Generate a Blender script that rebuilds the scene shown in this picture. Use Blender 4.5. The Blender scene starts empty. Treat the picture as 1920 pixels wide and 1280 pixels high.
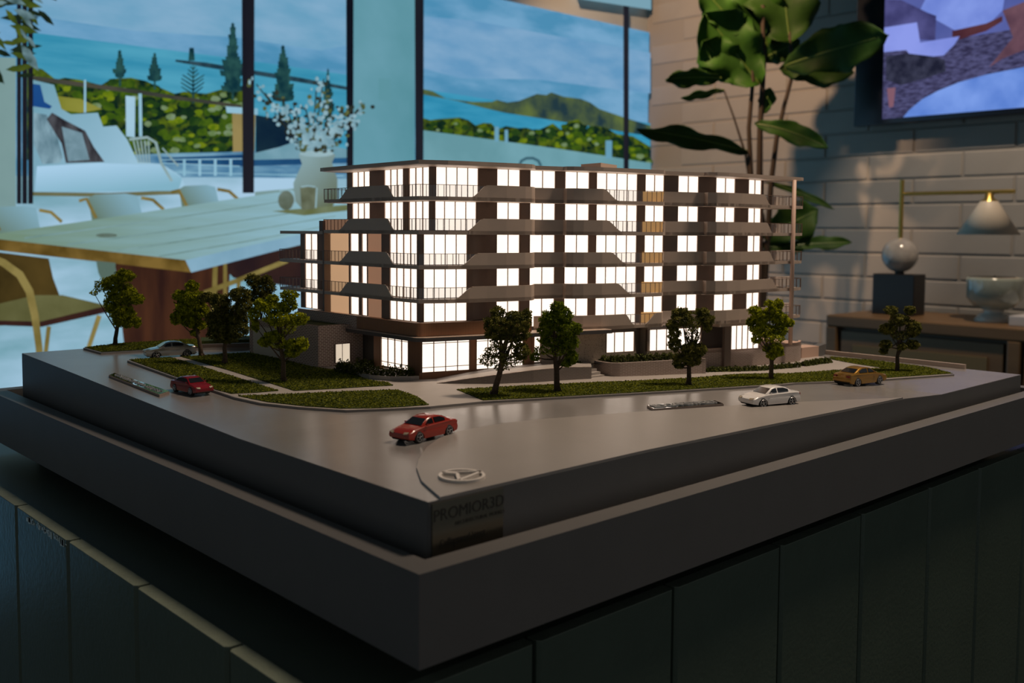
import bpy, bmesh, math, random
import numpy as np
from math import sin, cos, tan, pi, radians, atan, sqrt, hypot
from mathutils import Vector, Matrix
from mathutils.geometry import tessellate_polygon
C = bpy.context.scene.collection
R = random.Random(7)
rng = np.random.default_rng(11)
SC = bpy.context.scene

# ------------------------------------------------------------------ camera
F = 1836.0; PPX, PPY = 960.0, 553.0; ROLL = .0065; TH = radians(47.1)
PIT = atan((PPY - 433.5) / F)
Z0 = 1.148                                   # eye height above the floor, metres
f_h = np.array([cos(TH), sin(TH), 0]); r_h = np.array([sin(TH), -cos(TH), 0]); UP = np.array([0, 0, 1.])
FW = f_h * cos(PIT) - UP * sin(PIT); u0 = f_h * sin(PIT) + UP * cos(PIT)
RT = r_h * cos(ROLL) + u0 * sin(ROLL); UV = -r_h * sin(ROLL) + u0 * cos(ROLL)
cam = bpy.data.cameras.new('camera'); camo = bpy.data.objects.new('camera', cam); C.objects.link(camo)
cam.sensor_width = 36; cam.sensor_fit = 'HORIZONTAL'; cam.lens = F / 1920 * 36
cam.shift_y = (PPY - 640) / 1920.0
cam.clip_start = .01; cam.clip_end = 60
m = Matrix.Identity(4)
for i in range(3):
    m[i][0] = RT[i]; m[i][1] = UV[i]; m[i][2] = -FW[i]
m[2][3] = Z0
camo.matrix_world = m
cam.dof.use_dof = True; cam.dof.focus_distance = .84; cam.dof.aperture_fstop = 10.5
SC.camera = camo
# ------------------------------------------------------------------ world, lights, exposure
SC.view_settings.view_transform = 'Standard'; SC.view_settings.look = 'None'
SC.view_settings.exposure = 0.0; SC.view_settings.gamma = 1.0
SC.view_settings.use_curve_mapping = False
w = bpy.data.worlds.new('world'); SC.world = w; w.use_nodes = True
bgn = w.node_tree.nodes['Background']; bgn.inputs[0].default_value = (.62, .70, .74, 1); bgn.inputs[1].default_value = .14
def light(name, kind, loc, target, power, color, size=.1, spot=None, blend=.3):
    l = bpy.data.lights.new(name, kind); l.energy = power; l.color = color
    if kind == 'AREA': l.size = size
    else: l.shadow_soft_size = size
    if spot: l.spot_size = radians(spot); l.spot_blend = blend
    o = bpy.data.objects.new(name, l); C.objects.link(o); o.location = loc
    o.rotation_euler = (Vector(target) - Vector(loc)).to_track_quat('-Z', 'Y').to_euler()
    return o
light('wall_downlight', 'SPOT', (3.10, 1.22, 2.66), (4.0, 1.34, .90), 82, (1.0, .76, .56), .03, 66, .35)
light('corner_downlight', 'SPOT', (2.50, 2.35, 2.66), (3.72, 2.82, 1.75), 125, (1.0, .60, .34), .03, 74, .55)
light('model_downlight', 'SPOT', (1.30, .24, 2.66), (.84, .58, 1.0), 100, (1.0, .79, .60), .12, 54, 1.0)

# ------------------------------------------------------------------ pixel <-> space (eye at the origin)
def ray(px, py): return FW + RT * (px - PPX) / F - UV * (py - PPY) / F
def uz(px, py, z): q = ray(px, py); return q * (z / q[2])
def ux(px, py, x): q = ray(px, py); return q * (x / q[0])
def uy(px, py, y): q = ray(px, py); return q * (y / q[1])
def proj(p):
    p = np.array(p, float); d = p @ FW
    return PPX + F * (p @ RT) / d, PPY - F * (p @ UV) / d
def hz(px):
    return PPY + F * (FW[2] + RT[2] * (px - PPX) / F) / UV[2]
def D(px, d):                                # plan point at a depth along a heading
    q = ray(px, hz(px)); h = q @ f_h
    return np.array([q[0], q[1]]) / h * d
def at(px, py, d):                           # space point at forward depth d
    q = ray(px, py); return q / (q @ f_h) * d
def zpx(py, px, d): return -(py - hz(px)) * d / 1840.0

# ------------------------------------------------------------------ materials
def lin(c):
    return tuple(((v / 255) / 12.92 if v / 255 <= .04045 else ((v / 255 + .055) / 1.055) ** 2.4) for v in c)
MT = {}
def mat(name, col, rough=.6, metal=0, var=0, vscale=60, bump=0, bscale=400, emit=0, spec=.5, col2=None, stretch=None, ramp=(.35, .65), coat=0, trans=0):
    """col / col2 linear rgb; noise mixes them"""
    if name in MT: return MT[name]
    M = bpy.data.materials.new(name); M.use_nodes = True; nt = M.node_tree; N = nt.nodes; L = nt.links
    b = N['Principled BSDF']; b.inputs['Base Color'].default_value = (*col, 1); b.inputs['Roughness'].default_value = rough
    b.inputs['Metallic'].default_value = metal; b.inputs['Specular IOR Level'].default_value = spec
    if coat: b.inputs['Coat Weight'].default_value = coat; b.inputs['Coat Roughness'].default_value = .06
    src = None
    if var or col2 is not None:
        tc = N.new('ShaderNodeTexCoord'); mp = N.new('ShaderNodeMapping'); L.new(tc.outputs['Object'], mp.inputs[0])
        if stretch: mp.inputs['Scale'].default_value = stretch
        nz = N.new('ShaderNodeTexNoise'); nz.inputs['Scale'].default_value = vscale; nz.inputs['Detail'].default_value = 5; nz.inputs['Roughness'].default_value = .6
        L.new(mp.outputs[0], nz.inputs['Vector'])
        rp = N.new('ShaderNodeValToRGB'); L.new(nz.outputs['Fac'], rp.inputs[0])
        c2 = col2 if col2 is not None else tuple(min(1, v * (1 + var)) for v in col)
        c1 = col if col2 is not None else tuple(v * (1 - var) for v in col)
        rp.color_ramp.elements[0].position = ramp[0]; rp.color_ramp.elements[1].position = ramp[1]
        rp.color_ramp.elements[0].color = (*c1, 1); rp.color_ramp.elements[1].color = (*c2, 1)
        src = rp.outputs[0]; L.new(src, b.inputs['Base Color'])
    if bump:
        tc2 = N.new('ShaderNodeTexCoord'); n2 = N.new('ShaderNodeTexNoise'); n2.inputs['Scale'].default_value = bscale; n2.inputs['Detail'].default_value = 4
        L.new(tc2.outputs['Object'], n2.inputs['Vector'])
        bp = N.new('ShaderNodeBump'); bp.inputs['Strength'].default_value = bump; bp.inputs['Distance'].default_value = .002
        L.new(n2.outputs['Fac'], bp.inputs['Height']); L.new(bp.outputs[0], b.inputs['Normal'])
    if emit:
        b.inputs['Emission Strength'].default_value = emit; b.inputs['Emission Color'].default_value = (*col, 1)
        if src is not None: L.new(src, b.inputs['Emission Color'])
    if trans: b.inputs['Transmission Weight'].default_value = trans
    MT[name] = M; return M
def lit(name, rgb, rgb2=None, s=1.0, vscale=6, stretch=None, ramp=(.35, .65)):
    """a printed patch of the emissive picture or a screen: sRGB 0-255"""
    if name in MT: return MT[name]
    M = bpy.data.materials.new(name); M.use_nodes = True; nt = M.node_tree; N = nt.nodes; L = nt.links
    N.remove(N['Principled BSDF']); e = N.new('ShaderNodeEmission'); e.inputs[1].default_value = s
    L.new(e.outputs[0], N['Material Output'].inputs[0])
    e.inputs[0].default_value = (*lin(rgb), 1)
    if rgb2:
        tc = N.new('ShaderNodeTexCoord'); mp = N.new('ShaderNodeMapping'); L.new(tc.outputs['Object'], mp.inputs[0])
        if stretch: mp.inputs['Scale'].default_value = stretch
        nz = N.new('ShaderNodeTexNoise'); nz.inputs['Scale'].default_value = vscale; nz.inputs['Detail'].default_value = 5
        L.new(mp.outputs[0], nz.inputs['Vector'])
        rp = N.new('ShaderNodeValToRGB'); L.new(nz.outputs['Fac'], rp.inputs[0])
        rp.color_ramp.elements[0].position = ramp[0]; rp.color_ramp.elements[1].position = ramp[1]
        rp.color_ramp.elements[0].color = (*lin(rgb), 1); rp.color_ramp.elements[1].color = (*lin(rgb2), 1)
        L.new(rp.outputs[0], e.inputs[0])
    MT[name] = M; return M
def litg(name, A, ca, B, cb, nz=0, scale=8, stretch=None, ramp=(0, 1)):
    """printed patch with a tone that runs from one point of the picture to another"""
    M = bpy.data.materials.new(name); M.use_nodes = True; nt = M.node_tree; N = nt.nodes; L = nt.links
    N.remove(N['Principled BSDF']); e = N.new('ShaderNodeEmission'); L.new(e.outputs[0], N['Material Output'].inputs[0])
    a = uy(*A, WY) - ORG['wall_mural']; b = uy(*B, WY) - ORG['wall_mural']; v = b - a; k = v / (v @ v)
    tc = N.new('ShaderNodeTexCoord'); dp = N.new('ShaderNodeVectorMath'); dp.operation = 'DOT_PRODUCT'; L.new(tc.outputs['Object'], dp.inputs[0]); dp.inputs[1].default_value = tuple(k)
    sb_ = N.new('ShaderNodeMath'); sb_.operation = 'SUBTRACT'; L.new(dp.outputs['Value'], sb_.inputs[0]); sb_.inputs[1].default_value = float(a @ k); out = sb_.outputs[0]
    if nz:
        mp_ = N.new('ShaderNodeMapping'); L.new(tc.outputs['Object'], mp_.inputs[0])
        if stretch: mp_.inputs['Scale'].default_value = stretch
        no = N.new('ShaderNodeTexNoise'); no.inputs['Scale'].default_value = scale; no.inputs['Detail'].default_value = 5; L.new(mp_.outputs[0], no.inputs['Vector'])
        ml = N.new('ShaderNodeMath'); ml.operation = 'MULTIPLY_ADD'; L.new(no.outputs['Fac'], ml.inputs[0]); ml.inputs[1].default_value = nz; ml.inputs[2].default_value = -nz / 2
        ad = N.new('ShaderNodeMath'); L.new(out, ad.inputs[0]); L.new(ml.outputs[0], ad.inputs[1]); out = ad.outputs[0]
    rp = N.new('ShaderNodeValToRGB'); L.new(out, rp.inputs[0]); rp.color_ramp.elements[0].position = ramp[0]; rp.color_ramp.elements[1].position = ramp[1]
    rp.color_ramp.elements[0].color = (*lin(ca), 1); rp.color_ramp.elements[1].color = (*lin(cb), 1); L.new(rp.outputs[0], e.inputs[0]); MT[name] = M; return M
def brickmat(name, c1, c2, mortar, bw, bh, rough=.8, axis='xz', ms=.0003):
    M = bpy.data.materials.new(name); M.use_nodes = True; nt = M.node_tree; N = nt.nodes; L = nt.links
    b = N['Principled BSDF']; b.inputs['Roughness'].default_value = rough
    tc = N.new('ShaderNodeTexCoord'); sp = N.new('ShaderNodeSeparateXYZ'); cb = N.new('ShaderNodeCombineXYZ')
    L.new(tc.outputs['Object'], sp.inputs[0])
    ad = N.new('ShaderNodeMath'); ad.operation = 'ADD'
    L.new(sp.outputs[0], ad.inputs[0]); L.new(sp.outputs[1], ad.inputs[1])
    L.new(ad.outputs[0], cb.inputs[0]); L.new(sp.outputs[2], cb.inputs[1])
    bt = N.new('ShaderNodeTexBrick'); bt.inputs['Scale'].default_value = 1; bt.inputs['Brick Width'].default_value = bw
    bt.inputs['Row Height'].default_value = bh; bt.inputs['Mortar Size'].default_value = ms; bt.inputs['Mortar Smooth'].default_value = .2
    bt.inputs['Color1'].default_value = (*c1, 1); bt.inputs['Color2'].default_value = (*c2, 1); bt.inputs['Mortar'].default_value = (*mortar, 1)
    L.new(cb.outputs[0], bt.inputs['Vector']); L.new(bt.outputs['Color'], b.inputs['Base Color'])
    MT[name] = M; return M
def stripemat(name, c1, c2, period, rough=.6, duty=.82):
    M = bpy.data.materials.new(name); M.use_nodes = True; nt = M.node_tree; N = nt.nodes; L = nt.links
    b = N['Principled BSDF']; b.inputs['Roughness'].default_value = rough
    tc = N.new('ShaderNodeTexCoord'); sp = N.new('ShaderNodeSeparateXYZ'); L.new(tc.outputs['Object'], sp.inputs[0])
    ad = N.new('ShaderNodeMath'); ad.operation = 'SUBTRACT'; L.new(sp.outputs[0], ad.inputs[0]); L.new(sp.outputs[1], ad.inputs[1])
    md = N.new('ShaderNodeMath'); md.operation = 'PINGPONG'; L.new(ad.outputs[0], md.inputs[0]); md.inputs[1].default_value = period / 2
    gt = N.new('ShaderNodeMath'); gt.operation = 'GREATER_THAN'; L.new(md.outputs[0], gt.inputs[0]); gt.inputs[1].default_value = period / 2 * duty
    mx = N.new('ShaderNodeMix'); mx.data_type = 'RGBA'; L.new(gt.outputs[0], mx.inputs['Factor'])
    mx.inputs['A'].default_value = (*c1, 1); mx.inputs['B'].default_value = (*c2, 1)
    L.new(mx.outputs['Result'], b.inputs['Base Color'])
    MT[name] = M; return M
def leafmat(name, c1, c2, scale=900, rough=.7, tl=.35):
    M = bpy.data.materials.new(name); M.use_nodes = True; nt = M.node_tree; N = nt.nodes; L = nt.links
    b = N['Principled BSDF']; b.inputs['Roughness'].default_value = rough; b.inputs['Specular IOR Level'].default_value = .25
    tc = N.new('ShaderNodeTexCoord'); nz = N.new('ShaderNodeTexNoise'); nz.inputs['Scale'].default_value = scale; nz.inputs['Detail'].default_value = 2
    L.new(tc.outputs['Object'], nz.inputs['Vector'])
    rp = N.new('ShaderNodeValToRGB'); L.new(nz.outputs['Fac'], rp.inputs[0])
    rp.color_ramp.elements[0].position = .38; rp.color_ramp.elements[1].position = .66
    rp.color_ramp.elements[0].color = (*c1, 1); rp.color_ramp.elements[1].color = (*c2, 1)
    L.new(rp.outputs[0], b.inputs['Base Color'])
    if tl:
        t = N.new('ShaderNodeBsdfTranslucent'); L.new(rp.outputs[0], t.inputs[0]); mx = N.new('ShaderNodeMixShader')
        mx.inputs[0].default_value = tl; L.new(b.outputs[0], mx.inputs[1]); L.new(t.outputs[0], mx.inputs[2])
        L.new(mx.outputs[0], N['Material Output'].inputs[0])
    MT[name] = M; return M

# ------------------------------------------------------------------ object helpers (all coordinates relative to the eye; objects lifted by Z0)
ORG = {}
def finish(o, parent, origin):
    po = ORG[parent.name] if parent is not None else np.array([0, 0, -Z0])
    o.parent = parent
    o.location = Vector(tuple(np.array(origin) - po)); ORG[o.name] = np.array(origin, float)
def tag(o, label=None, cat=None, group=None, kind=None):
    if label: o['label'] = label
    if cat: o['category'] = cat
    if group: o['group'] = group
    if kind: o['kind'] = kind
    return o
def thing(name, origin, label, cat, group=None, kind=None):
    o = bpy.data.objects.new(name, None); C.objects.link(o); o.empty_display_size = .02
    finish(o, None, origin); return tag(o, label, cat, group, kind)
def obj(name, V, Fc, mt, parent=None, origin=None, smooth=False):
    V = np.asarray(V, float)
    if origin is None:
        if parent is not None: origin = ORG[parent.name]
        else:
            mn, mx = V.min(0), V.max(0); origin = np.array([(mn[0] + mx[0]) / 2, (mn[1] + mx[1]) / 2, mn[2]])
    me = bpy.data.meshes.new(name); me.from_pydata((V - np.array(origin)).tolist(), [], [list(map(int, f)) for f in Fc])
    if smooth: me.polygons.foreach_set('use_smooth', [True] * len(me.polygons))
    me.materials.append(mt); me.update()
    o = bpy.data.objects.new(name, me); C.objects.link(o); finish(o, parent, origin); return o
class MB:
    def __init__(s): s.V = []; s.F = []
    def add(s, V, Fc):
        n = len(s.V); s.V += [tuple(map(float, v)) for v in V]; s.F += [[i + n for i in f] for f in Fc]; return s
    def box(s, lo, hi):
        x0, y0, z0 = lo; x1, y1, z1 = hi
        return s.add([(x0, y0, z0), (x1, y0, z0), (x1, y1, z0), (x0, y1, z0), (x0, y0, z1), (x1, y0, z1), (x1, y1, z1), (x0, y1, z1)],
                     [(0, 3, 2, 1), (4, 5, 6, 7), (0, 1, 5, 4), (1, 2, 6, 5), (2, 3, 7, 6), (3, 0, 4, 7)])
    def wall(s, p, q, z0, z1, t, n=None, zt0=None, zt1=None):
        """upright slab from plan point p to q, thickness t laid to the far side"""
        p = np.array(p[:2], float); q = np.array(q[:2], float); d = q - p; ln = hypot(*d)
        if ln < 1e-9: return s
        d /= ln
        nn = np.array([-d[1], d[0]])
        if nn @ (p + q) < 0: nn = -nn                   # away from the eye
        a = [p, q, q + nn * t, p + nn * t]
        za = z1 if zt0 is None else zt0; zb = z1 if zt1 is None else zt1
        tops = [za, zb, zb, za]
        V = [(*v, z0) for v in a] + [(*v, tt) for v, tt in zip(a, tops)]
        Fc = [(0, 3, 2, 1), (4, 5, 6, 7), (0, 1, 5, 4), (1, 2, 6, 5), (2, 3, 7, 6), (3, 0, 4, 7)]
        cr = (a[1][0] - a[0][0]) * (a[2][1] - a[0][1]) - (a[1][1] - a[0][1]) * (a[2][0] - a[0][0])
        if cr < 0: Fc = [f[::-1] for f in Fc]
        return s.add(V, Fc)
    def tube(s, pts, r, n=8, caps=True):
        pts = [np.array(p, float) for p in pts]; rs = r if hasattr(r, '__len__') else [r] * len(pts); rings = []
        a = None
        for i, p in enumerate(pts):
            t = pts[min(i + 1, len(pts) - 1)] - pts[max(i - 1, 0)]; t = t / (np.linalg.norm(t) + 1e-12)
            if a is None:
                a = np.cross(t, [0, 0, 1.]) if abs(t[2]) < .9 else np.cross(t, [1., 0, 0])
            a = a - t * (a @ t); a /= np.linalg.norm(a); b = np.cross(t, a)
            rings.append([p + rs[i] * (a * cos(2 * pi * k / n) + b * sin(2 * pi * k / n)) for k in range(n)])
        V = [v for rg in rings for v in rg]; Fc = []
        for i in range(len(pts) - 1):
            for k in range(n): Fc.append((i * n + k, i * n + (k + 1) % n, (i + 1) * n + (k + 1) % n, (i + 1) * n + k))
        if caps: Fc += [tuple(range(n))[::-1], tuple(range((len(pts) - 1) * n, len(pts) * n))]
        return s.add(V, Fc)
    def lathe(s, c, prof, n=32):
        V = []; Fc = []
        for r, z in prof:
            for k in range(n): V.append((c[0] + r * cos(2 * pi * k / n), c[1] + r * sin(2 * pi * k / n), c[2] + z))
        for i in range(len(prof) - 1):
            for k in range(n): Fc.append((i * n + k, i * n + (k + 1) % n, (i + 1) * n + (k + 1) % n, (i + 1) * n + k))
        return s.add(V, Fc)
    def prism(s, pts, z0, z1):
        """plan polygon extruded; z0/z1 numbers"""
        pts = [tuple(p[:2]) for p in pts]; n = len(pts)
        ar = sum(pts[i][0] * pts[(i + 1) % n][1] - pts[(i + 1) % n][0] * pts[i][1] for i in range(n))
        if ar < 0: pts = pts[::-1]
        tri = tessellate_polygon([[Vector((x, y, 0)) for x, y in pts]])
        V = [(x, y, z0) for x, y in pts] + [(x, y, z1) for x, y in pts]; Fc = []
        for t in tri:
            a, b, c = t
            A = (pts[b][0] - pts[a][0]) * (pts[c][1] - pts[a][1]) - (pts[b][1] - pts[a][1]) * (pts[c][0] - pts[a][0])
            if A < 0: a, c = c, a
            Fc.append((a + n, b + n, c + n)); Fc.append((c, b, a))
        for i in range(n): j = (i + 1) % n; Fc.append((i, j, j + n, i + n))
        return s.add(V, Fc)
    def build(s, name, mt, parent=None, origin=None, smooth=False): return obj(name, s.V, s.F, mt, parent, origin, smooth)
def bevel(o, w, seg=2, angle=40):
    b = o.modifiers.new('bevel', 'BEVEL'); b.width = w; b.segments = seg; b.limit_method = 'ANGLE'; b.angle_limit = radians(angle); return o
def smooth_by_angle(o, ang=40):
    me = o.data; me.polygons.foreach_set('use_smooth', [True] * len(me.polygons))
    me.set_sharp_from_angle(angle=radians(ang)); return o

# ------------------------------------------------------------------ palette
GREY = mat('grey_paint', (.135, .130, .127), .5, var=.03, vscale=25, bump=.03, bscale=900)
ROAD = mat('road_paint', (.25, .235, .225), .24, spec=.75, var=.05, vscale=14, bump=.04, bscale=1500)
PATH = mat('path_paint', (.40, .36, .33), .55, var=.04, vscale=40, bump=.05, bscale=1800)
KERB = mat('kerb_paint', (.25, .23, .22), .5)
BWALL = mat('bronze_wall', (.175, .130, .105), .55, var=.05, vscale=60)
BTRIM = mat('taupe_paint', (.54, .42, .345), .45, var=.02, vscale=60)
MULL = mat('bronze_frame', (.20, .12, .08), .4)
FRAMEW = mat('dark_frame', (.10, .075, .065), .45)
FOOT = mat('footpath_paint', (.31, .285, .265), .36, var=.04, vscale=14)
SOFF = mat('soffit_lit_tone', (.80, .66, .54), .5)  # paler than the slabs: window glow put into the underside colour
SALMON = mat('salmon_paint', (.62, .42, .33), .5)
WOOD = stripemat('timber_battens', (.36, .17, .085), (.20, .09, .045), .0021)
WOODD = stripemat('timber_column', (.20, .105, .06), (.14, .07, .04), .0021)
BRK = brickmat('tiny_brick', (.26, .165, .135), (.34, .22, .18), (.80, .66, .57), .0042, .00165, ms=.00028)
BRKG = brickmat('tiny_brick_pale', (.30, .225, .195), (.35, .27, .235), (.50, .41, .36), .0036, .0014, ms=.00022)
SPECK = mat('speckled_render', (.50, .40, .31), .8, col2=(.26, .20, .15), vscale=900, ramp=(.55, .62))
RIB = stripemat('ribbed_door', (.78, .70, .60), (.60, .52, .44), .0016)
GLASSR = mat('clear_acrylic', (.9, .92, .92), .05, trans=1.0)
CANOPY = mat('canopy_dark', (.09, .08, .08), .4)
def panemat(name, c, s):
    M = bpy.data.materials.new(name); M.use_nodes = True; nt = M.node_tree; N = nt.nodes; L = nt.links
    N.remove(N['Principled BSDF']); e = N.new('ShaderNodeEmission'); L.new(e.outputs[0], N['Material Output'].inputs[0])
    tc = N.new('ShaderNodeTexCoord'); nz = N.new('ShaderNodeTexNoise'); nz.inputs['Scale'].default_value = 35; nz.inputs['Detail'].default_value = 1
    L.new(tc.outputs['Object'], nz.inputs['Vector']); rp = N.new('ShaderNodeValToRGB'); L.new(nz.outputs['Fac'], rp.inputs[0])
    rp.color_ramp.elements[0].position = .35; rp.color_ramp.elements[1].position = .65
    rp.color_ramp.elements[0].color = (c[0] * .93, c[1] * .93, c[2] * .94, 1); rp.color_ramp.elements[1].color = (*c, 1)
    L.new(rp.outputs[0], e.inputs[0]); e.inputs[1].default_value = s; return M
PANE = panemat('backlit_acrylic', (1.0, .83, .69), 1.5)
PANE2 = panemat('frosted_acrylic', (.80, .66, .50), .9)
PANEE = mat('pane_edge', (1, .97, .94), .5, emit=1.15)
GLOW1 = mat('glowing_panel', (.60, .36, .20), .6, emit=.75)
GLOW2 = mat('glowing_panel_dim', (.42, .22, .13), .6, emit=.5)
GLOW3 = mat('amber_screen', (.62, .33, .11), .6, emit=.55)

# ================================================================== the room
WX, WY = 4.0, 3.26                            # brick wall plane, picture wall plane
FL = -Z0; CE = 2.75 - Z0
floor_m = mat('floor_boards', (.16, .12, .09), .5, var=.2, vscale=3, stretch=(1, 8, 1))
MB().box((-2.2, -2.2, FL - .05), (WX, WY, FL)).build('floor', floor_m).__setitem__('kind', 'structure')
MB().box((-2.2, -2.2, CE), (WX + .2, WY + .2, CE + .1)).build('ceiling', mat('ceiling_paint', (.30, .30, .29), .9)).__setitem__('kind', 'structure')
wallp = mat('wall_paint', (.35, .38, .38), .8)
MB().box((-2.2, WY + .03, FL), (WX + .2, WY + .2, CE)).build('wall_back', wallp).__setitem__('kind', 'structure')
wr = MB().box((WX, -2.2, FL), (WX + .2, WY + .2, CE)).build('wall_right', mat('brick_mortar', (.26, .25, .232), .9)); wr['kind'] = 'structure'
# painted bricks: only those the photo shows, each its own piece
BR = mat('painted_brick', (.29, .28, .26), .55, var=.04, vscale=6, bump=.25, bscale=60)
bh, bl, jt = .104, .40, .008
bm_ = bmesh.new(); bmesh.ops.create_cube(bm_, size=1.0)
bmesh.ops.scale(bm_, vec=(.024, bl - jt, bh - jt), verts=bm_.verts[:])
bmesh.ops.bevel(bm_, geom=[e for e in bm_.edges], offset=.004, segments=1, affect='EDGES')
bme = bpy.data.meshes.new('brick'); bm_.to_mesh(bme); bm_.free(); bme.materials.append(BR)
nb = 0
for k in range(-12, 12):
    zc = .02 + k * bh + bh / 2
    for j in range(-3, 14):
        yc = WY - .2 - (j + (.5 if k % 2 else 0)) * bl
        if yc + bl / 2 > WY + .03: continue
        a = proj((WX, yc + bl / 2, zc)); b = proj((WX, yc - bl / 2, zc))
        if b[0] < 1215 or a[0] > 1925 or a[1] < -30 or a[1] > 705: continue
        if zc < -.36 and a[0] > 1560: continue        # behind the cabinet
        if nb >= 296: continue
        o = bpy.data.objects.new('brick', bme); C.objects.link(o)
        o.location = (0, 0, 0); finish(o, wr, np.array([WX + .007 + R.uniform(-.001, .001), yc, zc])); nb += 1
# ------------------------------------------------------------------ the wall-sized printed picture (flat print in emissive colours)
mural = thing('wall_mural', (1.6, WY, FL), 'wall-sized glowing photo print of a dining room with harbour view, left of the corner', 'mural')
LAY = [0]
def mp(px, py, lay=None):
    p = uy(px, py, WY); return p
def mpoly(name, pts, mt, parent=None, thick=.0006):
    """flat printed patch laid on the panel; pts are positions on the panel face"""
    LAY[0] += 1; y = WY - .004 - LAY[0] * .0004
    P = [mp(*q) for q in pts]; n = len(P)
    tri = tessellate_polygon([[Vector((p[0], p[2], 0)) for p in P]])
    V = [(p[0], y, p[2]) for p in P] + [(p[0], y + thick, p[2]) for p in P]; Fc = []
    for a, b, c in tri:
        A = (P[b][0] - P[a][0]) * (P[c][2] - P[a][2]) - (P[b][2] - P[a][2]) * (P[c][0] - P[a][0])
        if A < 0: a, c = c, a
        Fc.append((a, b, c)); Fc.append((c + n, b + n, a + n))
    for i in range(n): j = (i + 1) % n; Fc.append((i, j, j + n, i + n))
    return obj(name, V, Fc, mt, parent or mural)
def ell(cx, cy, rx, ry, n=20, a0=0, a1=2 * pi): return [(cx + rx * cos(a0 + (a1 - a0) * k / n), cy + ry * sin(a0 + (a1 - a0) * k / n)) for k in range(n)]
def band(pts, w):
    L_, Rr = [], []
    for i, p in enumerate(pts):
        a = pts[max(i - 1, 0)]; b = pts[min(i + 1, len(pts) - 1)]; dx, dy = b[0] - a[0], b[1] - a[1]; l = hypot(dx, dy)
        ww = w[i] if hasattr(w, '__len__') else w
        L_.append((p[0] - dy / l * ww / 2, p[1] + dx / l * ww / 2)); Rr.append((p[0] + dy / l * ww / 2, p[1] - dx / l * ww / 2))
    return L_ + Rr[::-1]
def wob(a, b, n, amp, seed=0):
    r = random.Random(seed); return [(a[0] + (b[0] - a[0]) * k / n + r.uniform(-1, 1) * amp * .3, a[1] + (b[1] - a[1]) * k / n + r.uniform(-1, .6) * amp) for k in range(n + 1)]
def multi(name, polys, mt, parent=None):
    LAY[0] += 1; y = WY - .004 - LAY[0] * .0004; mb = MB()
    for pts in polys:
        P = [mp(*q) for q in pts]; n = len(P)
        tri = tessellate_polygon([[Vector((p[0], p[2], 0)) for p in P]])
        V = [(p[0], y, p[2]) for p in P] + [(p[0], y + .0004, p[2]) for p in P]; Fc = []
        for a, b, c in tri:
            A = (P[b][0] - P[a][0]) * (P[c][2] - P[a][2]) - (P[b][2] - P[a][2]) * (P[c][0] - P[a][0])
            if A < 0: a, c = c, a
            Fc.append((a, b, c)); Fc.append((c + n, b + n, a + n))
        mb.add(V, Fc)
    return mb.build(name, mt, parent or mural)
sx = lambda s: (1, 1, s)
mx1 = uy(1213, 300, WY)[0]
MB().box((-.30, WY - .003, FL + .02), (mx1, WY + .03, Z0 * 0 + 1.02)).build('panel', lit('print_sky', (76, 140, 178), (116, 164, 200), vscale=2.6, stretch=(1, 1, 3.2), ramp=(.40, .62)), mural)  # panel lengthened unseen to the left, for its glow on the counter boards
SEA = lit('print_sea', (52, 138, 170), (78, 158, 186), vscale=3, stretch=(1, 1, 8))
TREE = lit('print_trees', (12, 34, 28), (92, 112, 22), vscale=22, ramp=(.42, .66))
TREED = lit('print_pine', (14, 48, 58), (40, 80, 78), vscale=30)
BLK = lit('print_black', (14, 17, 26), (34, 34, 42), vscale=4, stretch=(1, 1, .2))
PALE = lit('print_pale', (128, 176, 196), (150, 192, 212), vscale=3)
WHITE = lit('print_white', (148, 188, 208), (166, 202, 222), vscale=4)
FLOORP = lit('print_floor', (112, 158, 172), (166, 200, 224), vscale=2.2, stretch=(1, 1, 3))
OAK = lit('print_oak', (100, 88, 42), (138, 124, 72), vscale=10)
TAUPE = lit('print_taupe', (104, 116, 108), (132, 142, 132), vscale=5)
mpoly('sea', [(50, 60), (440, 110), (660, 142), (660, 300), (50, 300)], SEA)
mpoly('cloud_bank', [(60, -60), (780, -60), (780, 60), (600, 95), (440, 70), (250, 58), (60, 30)], lit('print_cloud', (104, 158, 190), (128, 170, 200), vscale=4, stretch=(1, 1, 3)))
mpoly('breakwater', band([(328, 114), (385, 122), (460, 134), (560, 150), (650, 166)], [4, 9, 8, 9, 6]), lit('print_rock', (26, 52, 66), (48, 74, 86), vscale=30))
mpoly('lighthouse', [(354, 90), (362, 90), (364, 114), (352, 114)], TREED)
def inp(x, y, P):
    c = False; n = len(P)
    for i in range(n):
        (x0, y0), (x1, y1) = P[i], P[(i + 1) % n]
        if (y0 > y) != (y1 > y) and x < (x1 - x0) * (y - y0) / (y1 - y0) + x0: c = not c
    return c
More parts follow.
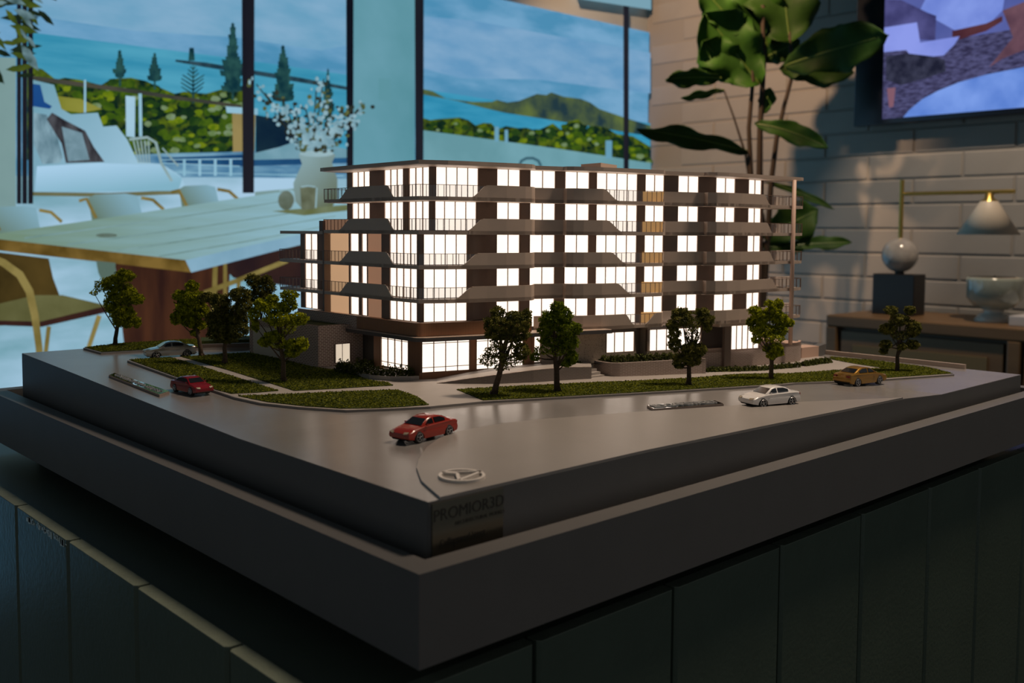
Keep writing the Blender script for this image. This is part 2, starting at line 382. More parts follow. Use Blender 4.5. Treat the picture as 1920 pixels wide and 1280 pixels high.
def woods(P, n, smin, smax, seed):
    r = random.Random(seed); xs = [p[0] for p in P]; ys = [p[1] for p in P]; sets = {k: [] for k in range(5)}
    while n:
        x, y = r.uniform(min(xs), max(xs)), r.uniform(min(ys), max(ys))
        if not inp(x, y - smin, P) or not inp(x, y, P): continue
        s_ = r.uniform(smin, smax); k = r.choice([0, 0, 0, 1, 1, 2, 2, 3, 4]) if s_ < (smin + smax) * .62 else r.choice([0, 0, 1, 2]); n -= 1
        sets[k].append([(x + s_ * 1.2 * cos(a) * r.uniform(.7, 1.15), y + s_ * .8 * sin(a) * r.uniform(.7, 1.15)) for a in np.linspace(0, 2 * pi, 9, endpoint=False)])
    for k, (c1, c2) in enumerate((((12, 32, 26), (24, 50, 26)), ((26, 54, 24), (46, 72, 26)), ((46, 74, 20), (70, 96, 22)), ((82, 108, 16), (118, 134, 26)), ((96, 122, 70), (120, 140, 110)))):
        if sets[k]:
            o = multi('tree_crown', sets[k], lit('print_crown%d' % k, c1, c2, vscale=40)); o['kind'] = 'stuff'
mpoly('shore_trees', [(50, 124), (78, 130), (104, 150), (120, 146), (150, 150), (188, 160), (208, 148), (244, 146), (272, 152), (300, 165), (326, 176), (344, 172), (385, 176), (420, 166), (470, 172), (470, 300), (50, 300)], TREE)
woods([(60, 150), (104, 156), (180, 164), (210, 152), (270, 156), (330, 180), (385, 180), (420, 172), (448, 176), (448, 288), (190, 288), (190, 230), (60, 210)], 420, 3, 12, 3)
mpoly('field', [(102, 180), (150, 186), (190, 205), (150, 212), (104, 206)], lit('print_field', (120, 124, 44), (140, 140, 62), vscale=8))
def pine(cx, top, bot, w, bare=0, seed=1):
    r = random.Random(seed); n = max(5, int((bot - top) / 7)); P = [band([(cx, top - 3), (cx, bot + 16)], [1.2, 4])]
    for k in range(n):
        y = top + (bot - top) * (k + .5) / n; ww = w * ((k + 1) / n) ** .75 * r.uniform(.75, 1.15) / 2
        if bare: P.append(band([(cx - ww, y - ww * .5), (cx, y + 3), (cx + ww * r.uniform(.8, 1.1), y - ww * .5)], [2, 4, 2]))
        else:
            for s_ in (-1, 1):
                wv = ww * r.uniform(.7, 1.1); P.append([(cx, y - 5), (cx + s_ * wv * .5, y - 5 - wv * .08), (cx + s_ * wv, y - 3 - wv * .22), (cx + s_ * wv * .9, y + 2), (cx + s_ * wv * .45, y + 4), (cx, y + 5)])
    return P
for i, a in enumerate([(223, 97, 146, 26), (288, 102, 152, 30), (360, 124, 178, 54, 1), (434, 46, 172, 50), (528, 88, 190, 46), (612, 132, 225, 30)]):
    multi('pine_tree', pine(*a, seed=i + 2) if len(a) == 5 else pine(*a, 0, i + 2), TREED)
mpoly('guard_rail', band([(50, 146), (160, 160), (250, 172), (330, 184), (450, 200)], [9, 8, 8, 7, 6]), lit('print_rail', (44, 52, 48), (72, 70, 60), vscale=6))
mpoly('lamp_post', band([(157, 150), (157, 212)], 4), PALE)
mpoly('post', [(233, 180), (251, 182), (250, 258), (234, 256)], WHITE)
mpoly('post', [(257, 176), (263, 176), (264, 256), (258, 256)], PALE)
mpoly('chimney', [(432, 210), (476, 212), (474, 292), (434, 292)], lit('print_tan', (124, 112, 68), (148, 132, 84), vscale=6))
mpoly('chimney_cap', [(420, 200), (480, 204), (480, 216), (422, 212)], PALE)
mpoly('water', [(300, 288), (660, 280), (660, 372), (60, 372), (60, 300)], lit('print_water', (62, 112, 150), (120, 164, 188), vscale=6, stretch=(1, 1, 6)))
mpoly('boat_hull', [(300, 296), (450, 290), (648, 292), (648, 306), (450, 312), (312, 306)], lit('print_navy', (22, 62, 104), (40, 90, 130), vscale=5))
mpoly('dark_cabin', [(476, 216), (530, 226), (556, 262), (520, 282), (476, 288)], lit('print_ink', (12, 32, 52), (26, 50, 62), vscale=5))
mpoly('boat_cabin', [(470, 288), (520, 276), (560, 262), (600, 270), (648, 280), (648, 296), (470, 300)], lit('print_boat', (96, 142, 158), (120, 160, 176), vscale=8))
multi('railing', [band([(300, 300), (450, 298)], 2)] + [band([(x, 298), (x, 330)], 5) for x in range(342, 446, 29)] + [band([(60, 318), (640, 330)], 2), band([(300, 306), (446, 312)], 2)], PALE)
mpoly('terrace_floor', [(55, 330), (660, 335), (660, 1000), (-200, 1000), (-200, 330)], FLOORP)
litg('print_daybed', (70, 170), (112, 158, 176), (300, 300), (158, 196, 218), .3, 5)
mpoly('daybed', [(56, 150), (98, 160), (112, 205), (130, 215), (180, 212), (190, 238), (215, 236), (235, 262), (255, 304), (300, 308), (335, 330), (345, 352), (320, 364), (60, 364)], MT['print_daybed'])
mpoly('daybed_base', [(58, 360), (200, 362), (340, 356), (338, 364), (200, 369), (58, 367)], lit('print_base', (92, 92, 62), (110, 112, 84), vscale=6))
mpoly('seat_cushion', [(66, 312), (180, 306), (300, 310), (338, 334), (330, 358), (62, 360)], litg('print_seat', (180, 306), (166, 204, 230), (190, 362), (128, 176, 196), .2, 4))
mpoly('throw', [(58, 158), (72, 160), (80, 192), (94, 200), (90, 205), (58, 200)], lit('print_blue', (24, 66, 128), (34, 84, 140), vscale=4))
mpoly('pillow', [(60, 212), (84, 216), (100, 240), (114, 296), (108, 306), (76, 308), (60, 270)], lit('print_pillow', (84, 116, 130), (136, 168, 182), vscale=34, stretch=(1, 1, .35)))
mpoly('pillow', [(84, 224), (94, 212), (118, 226), (156, 246), (172, 276), (192, 304), (120, 306), (112, 270)], lit('print_brown', (30, 28, 34), (84, 86, 92), vscale=34, stretch=(1, 1, .35)))
mpoly('pillow_stripe', [(112, 238), (150, 250), (164, 300), (124, 303)], lit('print_pillow2', (104, 134, 146), (120, 150, 164), vscale=30))
multi('lounge_chair', [band([(238, 262), (272, 258), (288, 268), (298, 306), (318, 340)], 5)] + [band([(246 + 7 * k, 264), (256 + 5 * k, 306)], 2.5) for k in range(5)] + [band([(300, 278), (330, 312)], 3)], lit('print_frame', (132, 158, 160), (150, 176, 180), vscale=6))
mpoly('side_wall', [(-1000, -200), (-200, 100), (26, 110), (26, 430), (-200, 430), (-1000, 430)], lit('print_wall', (112, 142, 142), (128, 158, 158), vscale=3))
for a, b in ((28, 36), (38, 47), (49, 58)):
    mpoly('door_frame', [(a, -60), (b, -60), (b, 382), (a, 382)], BLK)
mpoly('mullion', [(448, -60), (472, -60), (471, 362), (450, 362)], BLK)
# pier and second door
mpoly('pier', [(655, -60), (772, -60), (772, 480), (655, 480)], lit('print_pier', (84, 140, 152), (104, 156, 172), vscale=2))
mpoly('light_switch', [(704, 148), (726, 150), (726, 190), (704, 188)], lit('print_switch', (92, 146, 158)))
mpoly('mullion', [(643, -60), (657, -60), (656, 480), (645, 480)], BLK)
mpoly('sea', [(787, 168), (930, 190), (1213, 232), (1213, 330), (787, 330)], lit('print_bay', (40, 132, 168), (62, 150, 184), vscale=4, stretch=(1, 1, 6)))
mpoly('cloud_bank', [(787, 32), (880, 40), (1000, 62), (1213, 100), (1213, 176), (1000, 150), (860, 148), (787, 130)], lit('print_cloud2', (98, 150, 190), (126, 166, 200), vscale=4, stretch=(1, 1, 3)))
mpoly('headland', [(787, 168), (805, 172), (830, 186), (880, 192), (916, 192), (925, 188), (945, 193), (967, 190), (982, 184), (1000, 177), (1018, 179), (1027, 174), (1050, 182), (1082, 186), (1100, 193), (1117, 205), (1167, 222), (1213, 236), (1213, 256), (1105, 238), (1030, 226), (940, 212), (905, 204), (850, 190), (787, 178)],
      lit('print_headland', (34, 56, 64), (92, 108, 60), vscale=9))
mpoly('shore_trees', [(787, 222), (800, 226), (815, 224), (855, 221), (872, 226), (885, 236), (900, 231), (915, 232), (925, 244), (942, 237), (965, 241), (980, 240), (1000, 246), (1030, 232), (1045, 244), (1060, 228), (1078, 224), (1092, 242), (1110, 236), (1130, 240), (1150, 252), (1180, 256), (1213, 276), (1213, 312), (1117, 292), (1030, 279), (905, 262), (787, 246)], TREE)
woods([(790, 228), (855, 226), (885, 240), (915, 238), (965, 246), (1030, 238), (1078, 230), (1110, 242), (1150, 256), (1210, 280), (1210, 306), (1117, 288), (1030, 275), (905, 258), (790, 243)], 170, 3, 9, 8)
mpoly('roof', [(787, 245), (905, 261), (1030, 278), (1117, 291), (1213, 306), (1213, 480), (787, 480)], lit('print_roof', (100, 148, 158), (118, 166, 178), vscale=3))
multi('chimney_pipe', [band([(924, 238), (924, 266)], 8), band([(942, 244), (942, 268)], 6), band([(1134, 264), (1134, 298)], 12)], lit('print_pipe', (96, 150, 176), (110, 160, 184), vscale=4))
mpoly('arch_handle', band([(966, 312), (970, 302), (980, 297), (992, 297), (1002, 302), (1007, 312)], 5), lit('print_arch', (56, 92, 106)))
mpoly('mullion', [(770, -60), (787, -60), (786, 480), (772, 480)], BLK)
mpoly('mullion', [(1161, 8), (1171, 10), (1171, 480), (1162, 480)], BLK)
mpoly('head_beam', [(1060, -60), (1213, -60), (1213, 20), (1080, 0)], lit('print_beam', (120, 160, 176)))
# printed dining set
def chairback(x0, x1, y0, y1):
    w_ = x1 - x0
    mpoly('chair_back', [(x0 + w_ * .08, y0 + 8), (x0 + w_ * .2, y0 + 2), (x0 + w_ * .7, y0), (x0 + w_ * .9, y0 + 4), (x1, y1), (x0 + w_ * .15, y1 + 6)], litg('print_chair%d' % x0, (x0 + w_ * .2, y1), (98, 120, 104), (x0 + w_ * .7, y0), (126, 166, 182), .2, 5))
    mpoly('chair_arm', band([(x0 - 8, y0 + 14), (x0 + 6, y0 + 10), (x0 + 14, y0 + 26), (x0 + 24, y0 + 46)], 6), OAK)
    mpoly('chair_arm', band([(x1 - 4, y0 + 8), (x1 + 18, y0 + 12), (x1 + 38, y0 + 30)], 6), OAK)
chairback(-30, 72, 386, 440); chairback(150, 262, 363, 410); chairback(322, 404, 347, 385)
mpoly('chair_back', [(470, 360), (560, 352), (640, 352), (640, 380), (470, 380)], lit('print_farchair', (120, 150, 150)))
mpoly('table_leg', [(208, 488), (345, 505), (424, 488), (416, 660), (228, 665)], lit('print_walnut', (44, 26, 22), (70, 42, 28), vscale=5, stretch=(4, 1, .6)))
mpoly('table_leg', [(400, 490), (430, 480), (700, 430), (700, 560), (430, 520)], lit('print_walnut2', (30, 22, 28), (52, 34, 30), vscale=5))
multi('chair_leg', [band([(396, 484), (394, 548), (388, 650)], 9), band([(414, 480), (414, 560)], 7), band([(375, 548), (440, 524), (530, 488)], 9), band([(440, 520), (432, 640)], 7)], OAK)
mpoly('table_top', [(-120, 456), (0, 436), (150, 415), (330, 388), (510, 361), (620, 352), (760, 350), (640, 438), (562, 457), (349, 508), (339, 487), (0, 449), (-120, 436)], litg('print_tabletop', (0, 445), (112, 138, 118), (560, 430), (138, 178, 192), .7, 3, (1, 1, 14)))
for a_, b_ in (((40, 446), (560, 372)), ((120, 458), (600, 390)), ((210, 470), (620, 405)), ((290, 480), (620, 420))):
    mpoly('wood_grain', band([a_, ((a_[0] + b_[0]) / 2, (a_[1] + b_[1]) / 2 + 2), b_], [3, 2.4, 1.4]), lit('print_grain', (104, 134, 130), (124, 156, 158), vscale=9))
mpoly('wood_knot', ell(192, 441, 20, 4), lit('print_knot', (84, 100, 88), (104, 126, 118), vscale=20))
mpoly('table_edge', [(-120, 434), (0, 449), (339, 487), (350, 510), (230, 496), (0, 470), (-120, 456)], lit('print_edge', (84, 66, 26), (122, 98, 48), vscale=12))
mpoly('table_edge', [(339, 487), (450, 462), (640, 420), (640, 436), (562, 456), (350, 510)], lit('print_edge2', (118, 158, 180), (134, 172, 194), vscale=6))
mpoly('chair_back', [(-60, 466), (84, 484), (92, 520), (104, 552), (70, 560), (-60, 590)], lit('print_leather', (54, 44, 20), (80, 64, 30), vscale=6))
mpoly('chair_seat', [(-60, 580), (60, 552), (110, 552), (196, 572), (190, 580), (70, 604), (-60, 612)], lit('print_leather2', (84, 84, 50), (104, 104, 68), vscale=6))
mpoly('chair_rail', band([(-60, 602), (70, 606), (200, 576)], [8, 10, 12]), lit('print_rail2', (44, 26, 26), (62, 38, 30), vscale=6))
mpoly('chair_arm', band([(-60, 466), (0, 492), (30, 514), (48, 545), (58, 590), (66, 650), (72, 760)], [10, 14, 15, 15, 14, 13, 11]), OAK)
mpoly('chair_leg', band([(178, 590), (158, 650), (150, 690)], [9, 8, 8]), OAK)
mpoly('chair_leg', band([(84, 610), (78, 660), (76, 720)], [8, 8, 7]), OAK)
mpoly('chair_back', [(172, 488), (208, 492), (208, 528), (186, 532), (176, 510)], lit('print_sage', (84, 104, 94)))
# vase, flowers and glasses
VG = litg('print_vase', (560, 300), (132, 160, 164), (620, 392), (92, 98, 66), .35, 6)
mpoly('vase', [(550, 292), (556, 284), (610, 284), (618, 292), (612, 306), (622, 336), (622, 372), (610, 392), (560, 396), (542, 376), (540, 344), (556, 308)], VG)
mpoly('vase_mouth', ell(583, 289, 32, 6), lit('print_mouth', (142, 172, 180), (150, 180, 188)))
mpoly('table_shadow', [(500, 396), (640, 384), (700, 388), (560, 404)], lit('print_tshadow', (96, 104, 66), (112, 124, 96), vscale=9))
mpoly('drinking_glass', ell(526, 376, 15, 18), lit('print_glass', (82, 92, 76), (108, 122, 112), vscale=12))
mpoly('drinking_glass', [(552, 350), (582, 350), (580, 392), (555, 394)], lit('print_glass2', (66, 70, 48), (104, 112, 92), vscale=12))
multi('glass_rim', [band([(513, 358), (526, 356), (539, 358)], 2.4), band([(553, 351), (567, 349), (581, 351)], 2.4), band([(583, 352), (581, 390)], 2.4), band([(540, 360), (542, 378), (536, 392)], 2.4)], lit('print_rim', (138, 172, 182), (150, 184, 194)))
r_ = random.Random(5); fl, gr, dk, st = [], [], [], []
for bx, by in ((486, 176), (470, 160), (520, 190), (540, 200), (562, 206), (582, 170), (596, 150), (612, 190), (628, 212), (660, 206), (672, 196), (504, 214), (648, 232), (560, 240), (590, 236), (616, 244)):
    cx_ = 582; mid = ((bx + cx_) / 2 + r_.uniform(-8, 8), (by + 286) / 2 + 12); st.append(band([(cx_, 286), mid, (bx, by)], 2.2))
    for k in range(30):
        u = r_.uniform(.25, 1.05); x = (1 - u) ** 2 * cx_ + 2 * u * (1 - u) * mid[0] + u * u * bx + r_.gauss(0, 9); y = (1 - u) ** 2 * 286 + 2 * u * (1 - u) * mid[1] + u * u * by + r_.gauss(0, 9)
        if y > 286: continue
        (fl if k % 2 else gr if k % 4 else dk).append(ell(x, y, r_.uniform(2, 5.5), r_.uniform(2, 5.5), 7))
multi('flower_stem', st, lit('print_stem', (40, 40, 24)))
for nm, L__, mt_ in (('flower_leaf', gr, lit('print_sprig', (66, 78, 46), (100, 106, 62), vscale=18)), ('seed_head', dk, lit('print_seed', (34, 40, 38), (52, 56, 44))), ('white_flower', fl, lit('print_petal', (112, 150, 164), (146, 180, 192), vscale=22))):
    o = multi(nm, L__, mt_); o['kind'] = 'stuff'
# printed foliage at the upper left
r_ = random.Random(9); sets = ([], [], [])
for k in range(70):
    x = r_.uniform(-30, 80); y = r_.uniform(-30, 150)
    if x > 88 - abs(y - 40) * .35: x -= 30
    a = r_.uniform(-.2, 1.1); l = r_.uniform(26, 62); w_ = l * r_.uniform(.22, .36); c_, s_ = cos(a), sin(a)
    sets[k % 3].append([(x + l * u * c_ - w_ * v * s_, y + l * u * s_ + w_ * v * c_) for u, v in ((-.5, 0), (-.2, -.42), (.15, -.4), (.5, 0), (.15, .42), (-.2, .38))])
for i_, (nm, mt_) in enumerate((('dark_leaf', lit('print_leaf', (10, 20, 20), (34, 48, 30), vscale=20)), ('green_leaf', lit('print_leaf3', (44, 62, 24), (76, 88, 30), vscale=20)), ('pale_leaf', lit('print_leaf2', (60, 84, 84), (112, 142, 150), vscale=24)))):
    o = multi(nm, sets[i_] if i_ != 2 else sets[i_][::2], mt_); o['kind'] = 'stuff'
mpoly('leaf_spray', [(96, -4), (70, -12), (84, 2), (97, 6)], MT['print_leaf'])
#@@NEXT

# ================================================================== furniture by the brick wall
SBX0, SBX1 = WX - .50, WX - .03; SBT = -.317          # sideboard front, back, top height
sy1 = ux(1549, 585, SBX0)[1]; sy0 = sy1 - 2.1
OAKW = mat('oak_veneer', (.17, .10, .045), .45, var=.14, vscale=9, stretch=(1, .25, 3))
OAKD = mat('oak_dark', (.10, .065, .035), .5, var=.12, vscale=9, stretch=(1, .25, 3))
CANE = stripemat('woven_cane', (.22, .16, .07), (.10, .07, .03), .006)
sb = thing('sideboard', ((SBX0 + SBX1) / 2, (sy0 + sy1) / 2, FL), 'low oak sideboard with woven cane door panels against the white brick wall', 'sideboard')
o = MB().box((SBX0, sy0, SBT - .045), (SBX1, sy1, SBT)).build('cabinet_top', OAKW, sb); bevel(o, .006)
mb = MB().box((SBX0 + .03, sy0 + .02, FL + .14), (SBX1, sy1 - .02, SBT - .045)); o = mb.build('carcass', OAKD, sb)
for y in (sy0, sy0 + .68, sy0 + 1.38, sy1 - .045):
    bevel(MB().box((SBX0, y, FL + .10), (SBX0 + .04, y + .045, SBT - .045)).build('post', OAKW, sb), .005)
MB().box((SBX0, sy0, FL + .10), (SBX0 + .04, sy1, FL + .16)).build('bottom_rail', OAKW, sb)
for (a, b) in ((sy0 + .06, sy0 + .67), (sy0 + .74, sy0 + 1.37), (sy0 + 1.44, sy1 - .06)):
    d = MB().box((SBX0 + .012, a, FL + .17), (SBX0 + .03, b, SBT - .06)).build('door', OAKW, sb)
    MB().box((SBX0 + .006, a + .05, FL + .22), (SBX0 + .013, b - .05, SBT - .11)).build('cane_panel', CANE, d)
for (x, y) in ((SBX0 + .04, sy0 + .08), (SBX1 - .05, sy0 + .08), (SBX0 + .04, sy1 - .1), (SBX1 - .05, sy1 - .1)):
    MB().tube([(x, y, FL + .10), (x, y, FL)], [.022, .015], 12).build('leg', OAKW, sb)
# table lamp
BRASS = mat('brass', (.50, .36, .10), .32, metal=.9)
MARB = mat('marble', (.42, .40, .37), .18, col2=(.26, .25, .24), vscale=22, ramp=(.42, .7), coat=.5)
LBX = WX - .26
q = ux(1684, 578, LBX); ly = q[1]
lamp = thing('table_lamp', (LBX, ly, SBT), 'brass table lamp with marble ball, cream cone shade and black block on the sideboard', 'lamp')
dl = ux(1684, 500, LBX) @ f_h                          # depth of the lamp
def lz(py, px=1684): return zpx(py, px, dl)
sc = dl / 1840
bb = MB().box((LBX - .05, ly - 40 * sc * 1.0, SBT), (LBX + .05, ly + 42 * sc * .96, lz(513))).build('base_block', mat('black_block', (.012, .011, .012), .35), lamp); bevel(bb, .003)
br_ = 32.5 * sc
MB().tube([(LBX, ly, lz(513)), (LBX, ly, lz(506))], .018, 16).build('collar', mat('black_block', (.012, .011, .012)), lamp)
zc = lz(478); MB().lathe((LBX, ly, zc), [(max(.0005, br_ * sin(pi * k / 20)), -br_ * cos(pi * k / 20)) for k in range(21)], 36).build('marble_ball', MARB, lamp, smooth=True)
MB().tube([(LBX, ly, lz(450)), (LBX, ly, lz(338))], .0085, 16).build('stem', BRASS, lamp)
# arm runs along the wall towards the right of the view
ye = ux(1903, 357, LBX)[1]; za = lz(364)
MB().tube([(LBX, ly + .005, za), (LBX, ye, za)], .0075, 14).build('arm', BRASS, lamp)
ysd = ux(1855, 372, LBX)[1]
ds = ux(1855, 400, LBX) @ f_h; s2 = ds / 1840
zt = za - .004; zb_ = zpx(440, 1855, ds)
MB().lathe((LBX, ysd, 0), [(.002, zt + .002), (.014, zt), (.016, zt - .02), (.030, zt - .028), (.034, zt - .05)], 28).build('shade_cap', BRASS, lamp, smooth=True)
MB().lathe((LBX, ysd, 0), [(.030, zt - .03), (55 * s2, zb_), (55 * s2 - .002, zb_), (.028, zt - .036)], 48).build('lamp_shade', mat('shade_cream', (.62, .56, .46), .5), lamp, smooth=True)
MB().lathe((LBX, ysd, 0), [(.001, zt - .05), (.02, zt - .055), (.028, zt - .085), (.018, zt - .11), (.001, zt - .118)], 20).build('bulb', mat('bulb_glass', (.7, .7, .66), .2), lamp, smooth=True)
# footed glass candle jar
CX = WX - .30; q = ux(1863, 588, CX); cy = q[1]; dc = ux(1863, 560, CX) @ f_h; s3 = dc / 1840
cj = thing('candle_jar', (CX, cy, SBT), 'frosted glass candle jar on a clear foot, at the right end of the sideboard', 'candle')
def cz(py): return zpx(py, 1863, dc) - zpx(590, 1863, dc)
MB().lathe((CX, cy, SBT), [(32 * s3, .0), (34 * s3, .006), (26 * s3, cz(576)), (16 * s3, cz(572)), (20 * s3, cz(566))], 36).build('foot', mat('foot_glass', (.55, .55, .52), .08, spec=.8), cj, smooth=True)
MB().lathe((CX, cy, SBT), [(18 * s3, cz(567)), (36 * s3, cz(560)), (49 * s3, cz(545)), (50 * s3, cz(512)), (49 * s3, cz(506)), (46 * s3, cz(506)), (46 * s3, cz(512)), (.001, cz(514))], 40).build('bowl', mat('frost_glass', (.32, .36, .31), .12, spec=.8, coat=.6), cj, smooth=True)
MB().lathe((CX, cy, SBT), [(46 * s3, cz(514)), (45.5 * s3, cz(507)), (.001, cz(508))], 36).build('wax', mat('wax', (.55, .44, .32), .6), cj, smooth=True)
MB().tube([(CX, cy, SBT + cz(508)), (CX, cy + .002, SBT + cz(502))], .0015, 6).build('wick', mat('black_block', (.012, .011, .012)), cj)
# white book at the frame edge
q = ux(1925, 588, WX - .34)
o = MB().box((WX - .42, q[1] - .26, SBT), (WX - .22, q[1] + .03, SBT + .035)).build('book', mat('book_white', (.5, .5, .52), .5)); bevel(o, .003)
tag(o, 'thick pale book lying on the sideboard at the right edge of the picture', 'book')

# television on the brick wall
TX = WX - .09
t0 = ux(1600, 236, TX); t1 = ux(1920, 214.5, TX)
ty1 = t0[1]; ty0 = ty1 - 1.25; tzb = (t0[2] + t1[2]) / 2 - .0; tzt = tzb + .74
tv = thing('television', (TX + .04, (ty0 + ty1) / 2, tzb), 'large wall-hung television with black frame showing a lounge picture, above the sideboard', 'television')
TVB = mat('tv_black', (.006, .009, .016), .18, spec=.6)
bevel(MB().box((TX, ty0, tzb), (TX + .05, ty1, tzt)).build('housing', TVB, tv), .004)
MB().box((TX + .05, ty0 + .3, tzb + .15), (WX, ty1 - .3, tzt - .15)).build('wall_bracket', TVB, tv)
def tp(px, py): return ux(px, py, TX - .0015)
sy_ = ux(1653, 228, TX)[1]; szb = tzb + .022
scr = MB().box((TX - .001, ty0 + .02, szb), (TX + .002, sy_, tzt - .02)).build('screen', lit('tv_wall', (74, 86, 150), (96, 104, 170), vscale=3), tv)
TL = [0]
def tpoly(name, pts, mt):
    TL[0] += 1; x = TX - .001 - TL[0] * .0004
    P = [ux(a, b, TX) for a, b in pts]; P = [(x, min(max(p[1], ty0 + .02), sy_), min(max(p[2], szb), tzt - .02)) for p in P]; n = len(P)
    tri = tessellate_polygon([[Vector((p[1], p[2], 0)) for p in P]])
    V = P + [(p[0] + .0004, p[1], p[2]) for p in P]; Fc = []
    for a, b, c in tri:
        A = (P[b][1] - P[a][1]) * (P[c][2] - P[a][2]) - (P[b][2] - P[a][2]) * (P[c][1] - P[a][1])
        if A > 0: a, c = c, a
        Fc.append((a, b, c)); Fc.append((c + n, b + n, a + n))
    return obj(name, V, Fc, mt, scr)
tpoly('rug', [(1640, 100), (1750, 80), (1930, 50), (1930, 250), (1640, 250)], lit('tv_rug', (46, 44, 72), (84, 84, 124), vscale=40, stretch=(1, 1, 3)))
tpoly('timber_floor', [(1880, 20), (1930, 0), (1930, 90), (1880, 110), (1855, 126), (1900, 70)], lit('tv_floor', (86, 60, 74), (112, 80, 92), vscale=12))
tpoly('armchair', [(1725, 20), (1745, -20), (1890, -40), (1880, 20), (1850, 50), (1800, 62), (1760, 40)], lit('tv_chair', (104, 126, 206), (136, 158, 232), vscale=5))
tpoly('chair_frame', [(1786, 58), (1850, 44), (1880, 30), (1880, 40), (1850, 58), (1800, 74), (1786, 70)], lit('tv_wood', (70, 38, 48), (86, 50, 56), vscale=12))
tpoly('armchair', [(1690, 0), (1740, 24), (1756, 30), (1754, 76), (1722, 74), (1700, 60), (1655, 56), (1655, 0)], lit('tv_chair2', (52, 52, 96), (86, 86, 140), vscale=8))
tpoly('side_table', [(1658, 52), (1720, 42), (1726, 80), (1800, 68), (1790, 84), (1770, 104), (1712, 110), (1700, 94), (1658, 98)], lit('tv_table', (118, 134, 214), (140, 154, 232), vscale=4))
tpoly('pouf', [(1662, 106), (1700, 100), (1750, 106), (1772, 112), (1774, 134), (1740, 146), (1690, 160), (1662, 150)], lit('tv_pouf', (30, 32, 50), (56, 58, 78), vscale=30))
tpoly('round_table', [(1694, 228), (1706, 206), (1730, 186), (1760, 170), (1800, 154), (1850, 140), (1930, 124), (1930, 218), (1700, 231)], lit('tv_marble', (88, 126, 206), (122, 156, 230), vscale=7))
tpoly('pedestal', [(1664, 166), (1680, 164), (1676, 200), (1668, 202)], lit('tv_peg', (128, 90, 104)))
tpoly('dark_border', [(1653, -60), (1655, -60), (1655, 232), (1653, 232)], lit('tv_dark', (10, 14, 24)))

# fiddle-leaf fig in the corner
PX_, PD = 1425, 3.95
pb = D(PX_, PD)
fig = thing('potted_fig', (pb[0], pb[1], FL), 'tall fiddle-leaf fig with big dark green leaves in the corner beside the television', 'plant')
pot = MB().lathe((pb[0], pb[1], FL), [(.001, 0), (.13, 0), (.17, .34), (.16, .34), (.155, .30), (.001, .30)], 32).build('pot', mat('pot_clay', (.4, .38, .35), .7), fig, smooth=True)
MB().lathe((pb[0], pb[1], FL), [(.001, .305), (.155, .303)], 24).build('soil', mat('soil', (.03, .02, .015), .9), fig)
STEM = mat('stem_bark', (.05, .035, .022), .8)
def fp(px, py, d=PD): return at(px, py, d)
base = np.array([pb[0], pb[1], FL + .3])
for pts, r0, r1 in (([(1408, 330), (1404, 240), (1412, 150), (1408, 90)], .012, .006), ([(1424, 340), (1425, 240), (1432, 120), (1430, 10)], .015, .008),
                    ([(1446, 340), (1456, 260), (1470, 200), (1486, 140), (1480, 60)], .012, .006), ([(1404, 330), (1398, 290), (1376, 220), (1357, 168)], .007, .003),
                    ([(1440, 470), (1436, 440), (1430, 400)], .01, .006)):
    P = [base + np.array([R.uniform(-.03, .03), R.uniform(-.03, .03), 0])] + [fp(*p) for p in pts]
    Q = []
    for i in range(len(P) - 1):
        for k in range(4): Q.append(P[i] + (P[i + 1] - P[i]) * k / 4)
    Q.append(P[-1]); n = len(Q)
    MB().tube(Q, [r0 + (r1 - r0) * i / (n - 1) for i in range(n)], 10).build('stem', STEM, fig, smooth=True)
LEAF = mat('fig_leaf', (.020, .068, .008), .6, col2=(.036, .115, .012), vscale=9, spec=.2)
LEAF2 = mat('fig_leaf_dark', (.015, .045, .006), .6, col2=(.026, .075, .009), vscale=9, spec=.2)
